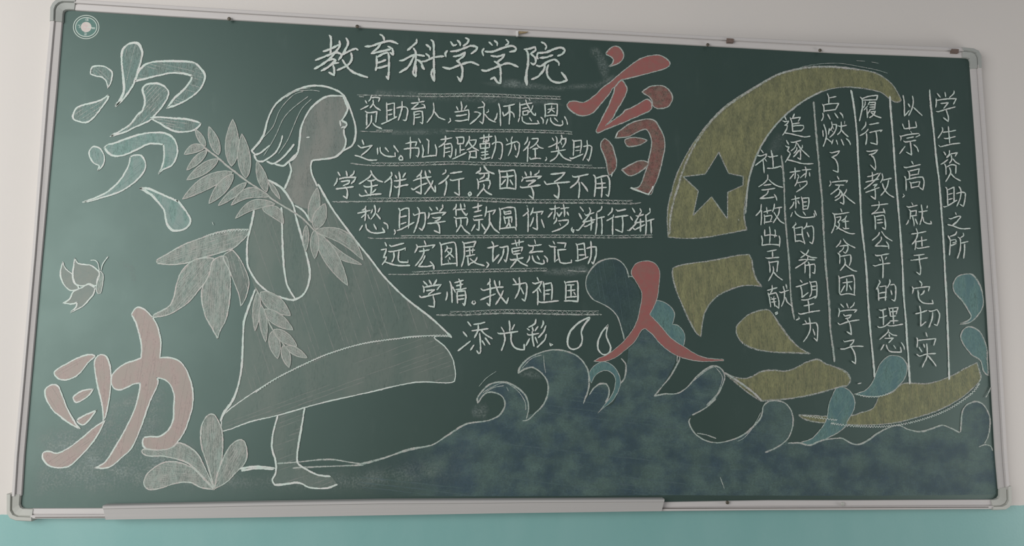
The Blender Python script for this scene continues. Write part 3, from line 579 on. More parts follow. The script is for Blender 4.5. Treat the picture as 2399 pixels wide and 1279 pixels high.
望:885,485 925,530;800,620 880,600 1040,540;895,610 920,720 920,830 1045,735;1075,510 1110,600 1110,740 1075,820;1090,530 1200,510 1220,600 1215,800 1180,850;1100,615 1200,600;1110,680 1200,675;910,880 1000,880 1100,850 1220,800;1040,880 1060,1000 1065,1140;960,1000 1050,985 1155,955;850,1145 900,1165 1100,1120 1275,1095
@ 1780 660 8.57 col5 3.3
，:770,710 785,740 720,770
为:895,780 930,830;980,725 1000,850 995,980 940,1100 865,1205;850,860 950,840 1120,825 1150,900 1150,1050 1140,1190 1075,1130;1055,950 1095,1070
@ 1750 360 8.57 col6 3.3
社:200,40 270,50 385,10 360,80 250,170 160,240;310,130 325,250 335,390;350,115 385,160;410,60 450,75 605,45;495,0 510,150 515,285;395,300 520,295 670,255 680,285
@ 1750 220 8.57 col6 3.3
+:270,1130 320,1190;475,1140 495,1270
@ 1750 360 8.57 col6 3.3
会:405,430 400,520 330,600 225,670;425,525 520,610 620,660 705,680;330,640 475,620;285,735 400,725 550,700;415,740 390,810 250,905 400,895 540,875;535,825 570,870 590,940
@ 1750 470 8.57 col6 3.3
做:275,80 260,200 170,305;280,200 280,350 270,490;325,235 480,195;380,140 400,260;335,290 345,370 340,470;350,320 480,300 490,330 460,410;350,440 490,420;540,70 530,150 500,230;545,160 690,135;530,240 590,330 660,420 735,460;640,160 620,280 515,450
出:440,530 455,650 445,850;345,590 345,710 450,690 590,710;550,590 560,660 545,740;280,710 300,800 290,900 450,880 640,895;630,710 650,780 640,930
贡:395,1025 580,990;500,1030 505,1140;365,1150 400,1160 630,1140;430,1220 440,1270
@ 1770 600 8.57 col6 3.3
+:255,110 275,200 280,330;275,130 445,105 430,200 420,315;340,210 345,320 250,500;355,325 430,410 530,480
献:230,690 300,670 420,635;320,590 325,680 290,740;240,740 265,820 295,1020;260,770 400,735 430,800 460,920 455,1050 400,1000;300,830 320,850;360,810 355,840;310,870 400,850;310,925 400,915;350,850 380,1010;465,720 500,735 655,685;545,610 570,720 560,880 510,1010;590,830 630,930 730,1010;600,570 620,650
。:385,1140 395,1175 435,1145 425,1120 380,1145"""
FILLS_A = """blue_wave|px|blue and green smudged chalk wave body with curling crests|blue|0|850,1087 950,1057 1010,1043 1047,1020 1090,993 1133,987 1152,982 1172,972 1183,950 1180,933 1168,923 1147,919 1132,927 1119,944* 1117,933 1128,917 1147,900 1173,894 1197,898 1222,915 1235,933 1238,958 1235,972* 1255,967 1272,950 1283,925 1283,897 1272,877 1255,863 1243,860 1213,873* 1218,858 1238,838 1272,824 1302,820 1330,824 1355,837 1372,857 1378,877 1378,908 1374,936* 1385,917 1398,902 1410,898 1422,900 1426,914 1422,935 1411,956* 1438,943 1453,900 1465,873 1470,843 1472,818* 1489,800 1507,772* 1527,775 1548,807 1583,833 1567,878 1532,928* 1548,923 1587,922 1610,907 1632,882 1657,862 1673,857 1687,862 1697,877 1695,895 1682,923 1677,935 1653,955 1622,972* 1613,980 1617,1000 1632,1018 1653,1032 1680,1037 1710,1032 1740,1020 1765,1000 1783,977 1788,952 1800,941 1820,938 1840,945 1853,963 1857,987 1853,1010 1843,1030 1847,1038* 1873,1038 1897,1043 1927,1032 1960,1027 1973,1027 2013,1040 2033,1030 2057,1013 2085,1000 2107,997 2128,1007 2157,1012 2182,1005 2207,997 2223,1002 2247,1013* 2252,997 2255,963 2267,947 2288,940 2305,950 2317,973 2318,997 2313,1025 2307,1038* 2325,1055 2331,1100 2334,1158* 2200,1160 1900,1161 1560,1160 1300,1162 1000,1162 880,1158 840,1130
blue_plume|px|dark blue green smudged chalk plume behind the red stroke|bluedark|0|@1340,580,6 500,155 620,160 720,230 770,330 800,420 900,520 950,650 960,820 930,960 860,1120 760,1230 725,1270* 690,1150 640,980 550,870 420,790 300,730 220,620 195,530 210,400 290,270 390,190
gold_crescent|px|big olive yellow chalk crescent with a star left bare in it|gold|3|@1540,140,3.997 130,1279 150,1170 215,1000 330,790 480,590 640,430 850,290 1100,150 1290,90 1450,65 1680,65 1900,95 2050,130 2150,190 2220,260 2285,380* 2240,400 2170,365 2100,310 2000,280 1880,262 1760,255 1600,280 1440,350 1300,430 1180,530 1080,650 980,790 910,930 865,1070 830,1279 @1540,380,6 1240,480 1225,620 1225,800 1260,950* 1000,1000 700,1050 400,1070 150,1055* 140,850 150,650 190,430 || 1684,356* 1707,406* 1741,413* 1741,434* 1705,450* 1704,512* 1667,461* 1624,504* 1636,447* 1601,414* 1653,407*
gold_tongue|px|olive yellow chalk block curving to a point below the crescent|gold|3.6|@1560,580,6 120,280 280,235 700,170 1000,110 1170,100* 1210,170 1225,290 1270,430 1345,545* 1200,530 1050,540 900,590 750,660 640,760 560,880 520,1000 490,1250* 430,1200 330,1020 210,760 150,620 100,450 90,320
gold_drop|px|olive yellow chalk drop with its tip to the lower right|gold|3.6|@1560,580,6 985,1150 1010,1080 1150,950 1300,890 1420,875 1490,920 1600,1080 1720,1240 @1600,780,6 1500,70 1640,210 1780,290* 1500,280 1350,275 1130,250 950,200 820,120 760,30
gold_bar|px|lumpy olive yellow chalk bar below the drop|gold|4.2|@1600,780,6 600,580* 720,620 850,640 950,620 1100,540 1250,520 1430,535 1560,500 1700,430 1800,390 1900,375 2000,430 2150,480 2270,530 2340,600 2350,680 2300,740 2220,750 2000,820 1700,890 1400,930 1100,950* 930,850 750,710
gold_sickle_blade|px|long olive yellow chalk sweep rising to the right edge|gold|3.4|@1900,780,6 2330,420* 2200,480 2000,590 1800,670 1600,710 1300,710 1130,840 950,890* 900,1010 850,1070 700,1120 550,1160 200,1170 0,1160 -180,1155* -100,1210 50,1250 300,1275 600,1290 900,1290 1200,1260 1500,1180 1800,1080 2100,920 2300,750 2380,650 2370,560
blue_lobe|px|light turquoise chalk lobe pair at the right of the red stroke|teal|1.8|@1340,580,6 1170,760 1200,740 1320,780 1410,860 1440,950 1410,1080* 1480,1090 1560,1170 1590,1270 1560,1400* 1380,1280 1250,1120 1100,950 1130,840
wave_crescent|px|small teal chalk crescent curl|teal|1.6|@1080,800,6 1830,585* 1800,480 1830,390 1920,310 2010,285 2110,320 2200,420 2240,540 2220,670 2130,830 1990,940 1920,1010* 2010,900 2110,770 2160,650 2170,520 2120,440 2030,405 1930,440 1870,500
wave_drop|px|teal chalk drop rising at the end of the dotted gold edge|teal|2.2|@1900,780,6 1250,720 1130,830 950,890 780,890 600,860* 750,810 850,710 910,570 960,450 1050,350 1150,315 1280,350 1350,450 1340,570 1300,660
wave_drop|px|teal chalk drop crossing the gold sweep|teal|2|@1900,780,6 350,780 430,760 540,810 610,930 600,1080 500,1260 @1940,880,6 270,690 150,790 0,870 @1560,880,6 2200,910 2020,980* 1900,940 2050,880 2180,740 2260,600 2290,400 2370,210
wave_drop|px|upper teal chalk drop by the right frame|teal|3|@1950,620,6 1800,830* 1900,790 1950,730 1900,620 1820,500 1720,390 1690,300 1720,210 1790,150 1930,130 2000,180 2070,290 2110,420 2120,550 2080,660 1990,770 1900,820
wave_drop|px|lower teal chalk drop by the right frame|teal|3|@1950,620,6 1940,870 2060,930 2130,1050 2170,1200 2175,1360 2190,1560* 2120,1500 2080,1350 1960,1270 1850,1130 1805,1010 1840,910
girl_dress|px|grey smudged chalk dress|dim|0|743,437* 777,487 810,532 840,572 868,607 900,648 952,700 1012,747 1052,786* 1025,786 975,788 925,794 850,805 775,827 720,850 650,885 575,932 525,970* 545,937 560,897 567,850 571,762 580,723 598,679* 583,627 580,593 582,560 587,533 597,490* 640,440 667,442
girl_hem|px|grey smudged underside of the dress hem|dim|2.6|1054,788* 1025,786 975,788 925,794 850,805 775,827 720,850 650,885 575,932 525,970 519,990 521,1008 537,1006 587,988 650,973 712,955 750,945 850,922 937,902 987,895 1050,897 1065,892* 1067,875 1060,840 1042,812 1017,790
girl_face|px|grey smudged chalk profile of the head and neck|greyfill|0|@560,180,6 735,1230* 820,1060 850,900 870,720 940,560 1030,430 1180,310 1300,275 1440,280* 1500,370 1525,450 1490,540 1440,620 1500,650 1520,680 1480,730 1480,800 1505,900 1480,1000 1400,1090 1300,1140 1050,1175* @560,360,6 1010,200 1050,350 1100,460* 1010,760 780,700 640,490* 700,350 740,220
girl_leg|px|pale smudged chalk leg and foot|dim|0|@500,860,3 450,345* 420,470 415,570 440,660 440,740 415,790 430,825 500,820 600,810 680,845 800,850 870,825* 820,765 720,750 640,710 590,640 600,550 620,430 640,290*"""
FILLS_B = """# shapes in pixel coords: name|kind|label|fill|outlinewidth|points
red_stroke|px|red chalk dot topped with a thin white outline, above the long stroke|red|2.8|@1320,90,7.5 750,260 830,170 910,135 1000,170 1055,260 1050,350 980,430 800,500* 870,430 880,380 830,320 760,290*
red_stroke|px|long red chalk sweep running down to the left|red|2.8|1432,191 1445,179 1467,161 1491,143 1513,133 1539,129 1557,135 1569,147 1567,155 1552,163 1507,175 1461,186* 1453,189 1440,204 1435,207 1427,221 1413,238 1395,259 1387,266 1373,271 1360,271 1347,266 1332,254 1328,245* 1334,238 1346,237 1362,240 1373,238 1395,222 1412,205
red_stroke|px|folded red chalk stroke that doubles back to the right|red|2.8|1456,189 1465,198 1469,209 1464,225 1453,245 1444,259 1435,277 1419,294* 1440,279 1459,265 1464,258 1476,254 1491,246 1504,238 1515,233 1524,238 1527,249 1523,259 1501,270 1484,277 1461,287 1435,297 1420,303 1400,312* 1396,307 1409,279 1424,250 1427,243 1437,218 1440,205
red_stroke|px|rounded brownish red chalk drop at the right|brownred|2.8|@1320,90,7.5 1375,950* 1500,860 1640,830 1780,850 1890,950 1915,1060 1860,1180 1760,1225 1650,1235 1600,1210 1560,1170* 1560,1120 1520,1040 1440,990
red_stroke|px|hooked brownish red chalk frame stroke|brownred|2.8|1441,323* 1446,311 1457,302 1472,291 1493,283 1520,279 1535,285 1543,297 1552,313 1557,330 1557,350 1552,374 1548,392 1540,419 1532,437 1526,455 1519,456* 1476,441* 1497,437 1508,413 1516,387 1520,370 1524,352 1526,330 1519,309 1510,303 1493,310 1473,320 1459,322
red_stroke|px|short upper red chalk bar inside the frame stroke|brownred|2.8|@1360,250,7.5 780,580 900,540 1080,560 1165,600* 1050,670 850,700 790,650
red_stroke|px|short lower red chalk bar inside the frame stroke|brownred|2.8|@1360,250,7.5 715,1110* 850,1030 1000,960 1120,955 1190,1000 1150,1060 1000,1170 850,1215
red_stroke|px|left upright red chalk stroke|brownred|2.8|@1360,250,7.5 420,560* 490,600 560,700 600,850 630,950 620,1080 550,1190 500,1210* 470,1130 440,950 390,820 355,720 360,620
red_stroke|px|tall red chalk stroke splitting into two sweeping legs|red|1.6|@1340,580,6 830,340 880,240 960,200 1060,190 1160,220 1230,330 1225,500 1200,700 1140,850 1090,940* @1340,740,6 1250,150 1400,320 1600,450 1750,540 1900,590 2130,610* 2130,630* 1900,640 1750,635 1550,590 1400,520 1250,400 1130,260 1030,180* 980,200 880,360 760,470 600,590 450,640 300,640* 380,590 500,540 700,380 850,200 920,50 @1340,580,6 940,930 970,780 980,640 940,550 880,450 840,390
teal_stroke|px|small upper left pale teal chalk stroke|pale|3.4|@150,80,6 375,560* 380,500 400,460 500,445 600,470 670,530 675,600 650,700 620,755* 605,690 580,640 520,600 440,590
teal_stroke|px|lower left pale teal chalk drop|pale|3.8|@150,80,6 625,860* 620,910 540,1020 430,1160 330,1235 230,1235 130,1190 130,1120 180,1040 270,1000 400,970 520,930
teal_stroke|px|tall upright pale teal chalk stroke|pale|5|@150,80,6 725,1010* 800,900 840,780 830,600 815,420 815,280 850,190 920,140 1020,120 1080,170 1105,280 1070,420 1020,590 970,720 880,860 800,950
teal_stroke|px|arching pale teal chalk stroke with a pointed tail|pale|4.4|@150,80,6 1010,660* 1030,580 1080,490 1190,410 1400,380 1800,395 1930,500 1980,600 1930,750 1800,880 1600,990 1455,1035* 1560,900 1680,790 1780,660 1800,590* 1680,560 1500,550 1250,600
teal_stroke|px|paddle shaped pale teal chalk stroke|pale|4.2|@150,80,6 1110,770 1160,710 1280,690 1390,720 1470,800 1460,880 1380,1020 1240,1180 @150,270,6 1180,90 1000,170 850,240 660,290* 830,200 930,130 1050,-20 @150,80,6 1100,1090 1140,960 1130,860
teal_stroke|px|leaf shaped pale teal chalk stroke|pale|4|@150,270,6 1220,50* 1300,30 1500,40 1700,50 1840,80 1925,115* 1890,170 1800,220 1620,235 1480,190 1340,110
teal_stroke|px|bent pale teal chalk stroke, the widest of the lower half|paleteal|4|@150,270,6 625,410* 720,390 900,320 1150,255 1380,250 1520,310 1590,430 1590,560 1520,700 1380,770 1340,820* 1390,700 1410,560 1400,410* 1200,400 1050,470 850,560 700,575 620,530 575,460
teal_stroke|px|tiny pale teal chalk drop|paleteal|3|@150,270,6 450,440 520,480 570,590 550,700 480,780* 500,710 430,680 370,590 360,510 400,450
teal_stroke|px|swept pale teal chalk stroke ending in a long thin tail|paleteal|3.6|@150,270,6 930,590* 980,565 1080,570 1140,650 1140,760 1060,880 900,1010 750,1090 560,1150 400,1200 260,1225* 420,1170 560,1110 640,1060 780,930 870,790 920,680
teal_stroke|px|separate teal chalk drop with a thick white outline|paleteal|4.6|@150,270,6 1070,1030* 1180,1035 1350,1100 1600,1210 @340,400,6 450,420 560,550 640,680 630,750 560,820 430,845 340,790 290,670 270,560 200,460 80,340
pink_stroke|px|top left pink chalk leaf stroke|pink|3.2|@80,780,6 870,320* 780,300 640,340 500,410 330,510 285,570 340,640 450,660 570,620 660,550 760,420
pink_stroke|px|left slanting pink chalk stroke|pink|3.2|@80,780,6 160,870 170,780 260,725 340,745 400,880 470,1070 @60,960,4 430,60 480,150 510,178* 400,120 300,40 @80,780,6 280,1100 190,960
pink_stroke|px|narrow upright pink chalk stroke|pink|3.2|@80,780,6 850,450 880,340 940,305 1020,330 1070,450 1085,650 1060,900 1010,1150 970,1240* 970,1100 940,930 890,730
pink_stroke|px|upper short pink chalk dash|pink|3.2|@80,780,6 835,785* 780,870 700,930 600,975 555,930 570,880 680,810
pink_stroke|px|lower short pink chalk dash|pink|3.2|@60,960,4 665,5* 620,70 570,125 530,140 485,100 560,50
pink_stroke|px|bottom left pink chalk hook|pink|3.2|@60,960,4 745,100* 650,280 500,450 400,530 280,540 200,510 160,450 170,400 220,390 300,405 400,360 520,270 640,170
pink_stroke|px|huge pink chalk stroke pair joined like a bent arm|pink|3.2|308,738* 318,722 333,722 350,735 367,758 376,788 378,805 375,838* 397,838 423,848 442,877 452,913 452,947 445,975 430,1015 405,1047 380,1054 347,1052 335,1040 337,1025* 350,1023 375,1022 397,1005 407,980 408,950 408,922 397,898 383,888 368,885* 370,900 353,938 338,980 330,1002 310,1047 285,1072 255,1095 222,1096* 247,1082 272,1045 297,1000 317,955 327,913 328,897* 313,900 288,912 272,912 262,900 263,880 277,863 297,850 320,843 331,838* 332,813 327,787 318,755
butterfly_wing|px|upper pale butterfly wing in chalk|greywing|3|@80,580,6 575,150* 620,220 720,240 800,250 880,310 920,360 890,450 870,540 770,510 700,540 600,520 560,450 550,350 565,230
butterfly_wing|px|left narrow butterfly wing in chalk|greywing|3|@80,580,6 405,205* 450,300 545,375* 560,480 620,540 640,590* 520,605 430,530 380,410 380,310
butterfly_wing|px|lower butterfly wing with a split tail in chalk|greywing|3|@80,580,6 860,560* 840,650 760,750 680,830 520,910* 590,840 610,770* 540,795 415,780* 500,730 560,620 680,560 770,515
butterfly_body|px|chalk butterfly body|whitefill|1.6|@80,580,6 920,330 970,370 970,480 940,640 900,650 875,580 890,480 920,400
big_leaf|px|long pale leaf lying to the left|leaf|2.8|@340,400,6 1465,830* 1440,900 1350,1000 1220,1100 900,1200 @340,560,6 840,250 650,320 400,360 170,345* 160,300 350,190 550,80 @340,400,6 780,950 1000,870 1250,825
big_leaf|px|pale leaf pointing to the lower left|leaf|2.8|@340,560,6 960,270 950,400 880,560 770,700 620,880 450,1000 300,1070 105,1100* 130,1060 330,950 400,830 450,620 520,450 700,290
big_leaf|px|pale leaf hanging straight down|leaf|2.8|@340,560,6 1130,250 1190,450 1200,700 1180,950 1130,1150 1060,1277 1020,1400* 940,1250 850,1080 800,850 810,680 900,500 960,300
big_leaf|px|small pale leaf hanging beside the dress|leafdim|2.4|@340,560,6 1230,150* 1330,270 1420,450 1460,600 1440,740 1400,860 1350,940* 1320,780 1250,600 1190,450 1100,250
ground_leaf|px|upright rounded pale leaf by the board bottom|leaf|2.8|@60,960,4 1770,740* 1700,500 1650,340 1650,160 1700,60 1760,40 1810,110 1845,230 1840,450
ground_leaf|px|right rounded pale leaf by the board bottom|leaf|2.8|@60,960,4 1770,740* 1800,600 1880,400 1960,300 2040,285 2075,380 2060,490 1960,600 1880,680
ground_leaf|px|curved pale leaf arching over to the left|leaf|2.8|@60,960,4 1770,740* 1690,560 1600,400 1450,310 1380,350 1280,375 1110,365 1095,400 1160,430 1300,435 1500,490 1640,600
ground_leaf|px|lower left pale leaf by the board bottom|leaf|2.8|@60,960,4 1770,745* 1650,730 1540,680 1400,690 1260,735 1150,740 1110,680 1150,590 1280,500 1420,490 1560,540 1670,640"""
L1 = """# lines: name|label|mat|width|points ; ...
wave_outline|white chalk line following the wave crests|line|3.2|650,1085 700,1082 740,1078 780,1077 820,1083 852,1087;840,1087 900,1072 950,1057 980,1050 1010,1043;@500,860,3 560,710 1050,685;@500,860,3 1050,680 1200,640 1370,580 1530,550 1640,480 1770,400 1900,380 @1080,800,6 430,1095 550,1030 620,900 600,800 530,740 400,715 310,760 235,865 225,800 290,700 400,600 560,565 700,590 850,690 930,800 950,950 920,1080;@1080,800,6 870,1115 940,1100 1050,1000 1150,900 1220,750 1220,580 1150,460 1050,380 980,360 880,390 800,440 830,350 950,230 1150,145 1330,120 1500,145 1650,220 1750,340 1790,460 1790,650 1720,860;@1080,800,6 1810,740 1860,660 1950,590 2040,590 2075,660 2070,760 2030,850;@1080,800,6 2250,240 2310,310 2310,430 2290,520 2240,590;@1340,740,6 1500,560 1510,600 1440,740 1370,860 1260,1000 1160,1130;@1340,740,6 1160,1130 1300,1100 1480,1090 1620,1000 1750,850 1900,730 2000,700 2080,730 2140,820 2130,930 2050,1100 1900,1260 @1560,880,6 700,330 560,450 370,550;@1560,880,6 340,600 325,650 360,740 430,830 560,910 720,940 900,910 1080,840 1230,720 1340,580 1370,430 1440,365 1560,350 1680,390 1760,500 1785,640 1760,780 1700,900 1560,1010 1400,1080;@1560,880,6 1720,950 1880,950 2020,980 2200,910 2399,880 @1940,880,6 200,880 330,950 440,960 560,900 700,800 870,720 1000,700 1130,760 1300,790 1450,750 1600,700 1700,730 1840,800;@1940,880,6 1860,790 1870,700 1890,500 1960,400 2090,360 2190,420 2260,560 2270,700 2240,870 2200,950;@1940,880,6 2120,1000 2200,970 2280,990 2310,1050;@1560,880,6 440,810 560,830 700,880
wave_outline|doubled white chalk line over the wave|line|1.9|@1560,880,6 1180,770 1270,640 1330,520;@1560,880,6 1010,920 1100,870 1200,760;@1340,740,6 1700,920 1900,760 2010,715 2110,850 2080,1000 2000,1180;@1080,800,6 310,720 400,660 550,590 650,590 760,660;@1080,800,6 330,730 450,650 600,620;@1080,800,6 740,640 830,730 900,850 910,960;@1080,800,6 640,640 670,700;@1080,800,6 860,370 990,240 1130,190;@1080,800,6 1160,200 1170,330 1190,440
plume_outline|white chalk outline around the plume|line|2.6|@1340,580,6 730,1290 690,1130 640,980 550,870 420,790 300,730 220,620 195,530 210,400 290,270 390,190 500,155 620,160 720,230 780,330 800,420;@1340,580,6 790,400 850,410
inner_line|white chalk line inside the hooked red stroke|line|1.4|1527,306 1537,330 1540,350 1535,380 1527,410 1516,440
lit_dash|short bright green scratch low on the blue wave|line|2|1687,1118 1697,1145
water_drop|outlined white chalk drop, the left one|white|3.6|@1020,680,6 2165,385 2030,450 1900,580 1860,720 1880,800 1945,830 2030,790 2065,700 2050,580 2080,500 2165,385
water_drop|outlined white chalk drop, the right one|white|3.2|@1340,740,6 505,130 430,210 365,350 360,450 400,520 460,545 520,510 540,440 500,340 480,270 505,130
column_line|chalk rule left of the rightmost text column|white|3.8|2177,212 2180,240 2187,307 2192,369 2200,427 2205,487 2210,580 2213,627 2217,689 2218,733 2220,800 2222,838 2224,888
column_line|chalk rule at the tip of the crescent|white|3.8|2085,227 2087,260 2091,313 2094,369 2099,427 2104,480 2111,587 2115,640 2117,689 2121,747 2124,800 2127,830 2132,898
column_line|chalk rule between the third and fourth text columns|white|3.8|1993,212 2000,253 2008,320 2010,369 2012,413 2015,473 2018,520 2025,587 2029,640 2032,689 2037,747 2042,813 2048,883
column_line|chalk rule between the fourth and fifth text columns|dim|4.6|1905,240 1910,290 1917,368 1920,418 1925,465 1929,528 1933,618 1937,658 1943,717 1945,770 1950,813 1954,847
column_line|short chalk rule between the two leftmost text columns|dim|4|1830,365 1835,418 1838,477 1842,540 1848,618 1850,652 1854,705 1861,748"""
L2 = """girl_hair|white chalk hair outline and strands|white|4|@560,180,6 1470,265 1400,210 1250,150 1100,130 950,145 800,200 640,290 520,390 440,520 390,650 350,800 280,920 210,1000 175,1040 230,1095 300,1070 430,970;@560,180,6 220,1110 260,1180 340,1190 410,1150 520,1060 590,920 610,830;@560,180,6 400,1190 480,1220 560,1180 650,1100 770,950;@560,180,6 500,1220 620,1250 700,1190 780,1140 830,1050
girl_hair|thin chalk strands in the hair|line|2.1|@560,180,6 670,290 800,210 1000,190 1135,205;@560,180,6 350,850 480,700 560,500 650,370 780,250 900,210;@560,180,6 350,1110 450,950 530,800 620,600 750,450 970,280;@560,180,6 560,1080 680,900 750,740 830,550 900,430 1020,315;@560,180,6 600,330 700,240 850,180 1000,160
girl_face_outline|white chalk profile line of the face|white|4|@560,180,6 830,1050 850,900 870,720 940,560 1030,430 1180,310 1300,272 1460,275;@560,180,6 1460,275 1500,370 1525,450 1490,540 1440,620 1500,650 1520,680 1480,730;@560,180,6 1440,720 1480,700;@560,180,6 1420,620 1430,690;@560,180,6 1475,745 1480,800 1505,900 1480,1000 1400,1090 1300,1140 1050,1175 1020,1200 @560,360,6 1010,200 1030,300 1070,390 1100,460;@560,180,6 1470,265 1520,360 1590,530 1640,700 1640,850 1590,970 1460,1040;@560,360,6 710,130 735,220 700,350 640,490;@560,180,6 955,855 990,850;@560,180,6 700,1190 830,1060
girl_dress_outline|white chalk outline of the dress and sleeve|white|4.4|745,432 777,487 810,532 840,572 868,607 900,648 952,700 1012,747 1058,789;598,679 581,723 572,751 570,779 568,850 560,897 545,937 525,965 517,985;595,493 587,533 580,567 580,612 583,627 600,657 620,677 640,690 665,698 687,702 707,693 720,675 727,643 722,610 707,558 693,508 688,483 673,455 657,437 630,422;659,487 662,550 665,612 667,635 673,668 690,698;692,482 706,490 718,503 725,517
girl_leg_outline|white chalk outline of the leg and foot|white|4|@500,860,3 450,345 420,470 415,570 440,660 440,740 415,790 430,825 500,820 600,810 680,845 800,850 870,825;@500,860,3 640,290 620,430 600,550 590,640 600,680 720,750 820,765;563,1097 600,1092 643,1096;@500,860,3 200,725 300,710 420,718
branch_stem|pale chalk stem of the long leafy branch|leafline|4.2|475,343 508,368 533,390 550,403 582,427 615,448 640,468 673,488 707,510 738,541
branch_stem|pale chalk stem of the branch on the skirt|leafline|3.2|600,676 607,690 612,714 640,773 668,811
butterfly_feeler|chalk butterfly feelers|white|2.6|@80,580,6 920,320 900,220 860,180 800,180;@80,580,6 945,320 970,230 1040,130"""
LEAVES = """482,343 458,303 14 0
480,345 432,362 20 .1
485,353 438,399 18 0
513,363 490,297 22 0
512,373 438,422 24 0
543,390 546,280 32 0
545,403 428,467 30 .05
547,408 490,477 26 0
578,428 512,482 18 0
577,418 567,314 30 0
625,450 602,378 22 0
632,460 542,481 24 .2
645,478 552,512 22 .15
630,425 657,467 10 0
615,487 665,524 26 -.15
730,522 744,440 26 0
738,537 762,477 30 0
738,539 851,609 30 -.15
745,545 848,620 18 .1
740,545 815,669 34 0
737,540 738,606 20 0
718,528 716,590 14 0
605,684 598,775 18 0
610,685 681,739 36 0
617,725 687,773 28 0
612,714 623,801 18 0
638,776 651,840 26 0
642,772 696,811 24 0
664,809 678,861 20 0
671,811 720,838 18 0"""

# ---------------- chalk work ----------------
def band(s): return parse(s)
# wiped haze first
smudge('chalk_haze', parse("70,1000 200,950 330,960 450,1010 560,1090 640,1095 850,1085 1010,1045 1080,1000 1140,1010 1150,1165 560,1166 300,1172 60,1186"), 60, 1.5, board, 'pale chalk haze along the lower left ground')
smudge('chalk_haze', parse("240,930 330,900 400,880 410,960 380,1030 300,1060 200,1060"), 35, 1.3, board, 'chalk haze behind the big pink strokes')
smudge('chalk_haze', parse("1110,195 1200,182 1300,200 1400,190 1440,170 1450,185 1400,210 1300,215 1180,208"), 10, 1.2, board, 'wiped chalk haze beside the title', cell=4)
smudge('chalk_haze', parse("1380,110 1400,105 1420,130 1432,160 1425,190 1405,185 1395,150 1378,130"), 12, 1.0, board, 'wiped chalk haze left of the red dot', cell=4)
smudge('chalk_haze', parse("880,208 1100,215 1300,232 1330,250 1240,248 1000,238 870,232"), 9, .9, board, 'wiped chalk haze around the top rule', cell=4)
smudge('chalk_haze', parse("915,303 1050,300 1060,318 915,318"), 7, .9, board, 'wiped chalk haze in the second rule', cell=4)
smudge('chalk_haze', parse("1270,628 1370,618 1390,640 1340,650 1270,645"), 9, 1.0, board, 'wiped chalk haze beside the sixth rule', cell=4)
smudge('chalk_haze', parse("1100,965 1110,945 1140,940 1150,960 1140,985 1105,980"), 12, 1.1, board, 'wiped chalk haze under the smallest wave curl', cell=4)
smudge('chalk_haze', parse("1213,872 1240,864 1262,870 1275,890 1240,890 1215,884"), 8, .9, board, 'wiped chalk haze under the second wave curl', cell=4)
smudge('chalk_haze', parse("1815,310 1850,300 1840,350 1800,375 1790,350"), 16, .5, board, 'faint wiped haze beside the crescent', cell=5)
smudge('chalk_haze', parse("278,612 300,608 318,625 322,660 308,665 300,635 280,630"), 8, .9, board, 'small wiped chalk mark right of the butterfly', cell=4)
smudge('chalk_haze', parse("2300,900 2318,905 2322,1100 2335,1160 2310,1160 2305,1060 2300,960"), 8, .6, board, 'wiped chalk haze along the right edge', cell=4)

REG = {}
def do_fills(txt):
    for ln in txt.strip().split('\n'):
        if not ln or ln[0] == '#': continue
        name, _, label, mat, ow, pts = ln.split('|', 5)
        if '||' in pts: pts, hole = pts.split('||')
        else: hole = None
        poly = smooth_closed(parse(pts)); poly = [(x+random.uniform(-.35, .35), y+random.uniform(-.35, .35)) for x, y in poly]
        holes = [smooth_closed(parse(hole))] if hole else []
        mm = 'dimfill' if mat == 'dim' else mat
        o = fill(name, poly, mm, board, label, holes); REG.setdefault(name, []).append(o)
        ow = float(ow)
        if mat in HATCH and not holes:
            hm, hw, hs, ha, hc = HATCH[mat]
            if name == 'girl_dress': ha, hs = 1.25, 13
            hatch('chalk_hatching', poly, hm, o, hw, hs, ha, 6, hc)
        if ow:
            om = {'red': 'line', 'brownred': 'line', 'pink': 'white', 'leaf': 'leafbright', 'leafdim': 'leafbright', 'greywing': 'white', 'whitefill': 'white', 'gold': 'coil', 'pale': 'white', 'paleteal': 'white', 'dim': 'white'}.get(mat, 'line')
            for q in [poly]+holes:
                V, Fc, U = [], [], []; pp = list(q)+[q[0]]; d = nextd()
                for ps, (k_, of) in enumerate(((1.0, 0.0), (.62, 1.0))):
                    ph = random.random()*9
                    for seg in split_corners(pp, 50):
                        seg = [(x+of*ow*.45*math.sin(i*.11+ph), y+of*ow*.45*math.cos(i*.13+ph)) for i, (x, y) in enumerate(seg)]
                        ribbon(V, Fc, U, seg, ow*k_, d+ps*.000004, .5)
                oo = mesh_obj('chalk_outline', V, Fc, om, o, U); oo['kind'] = 'stuff'
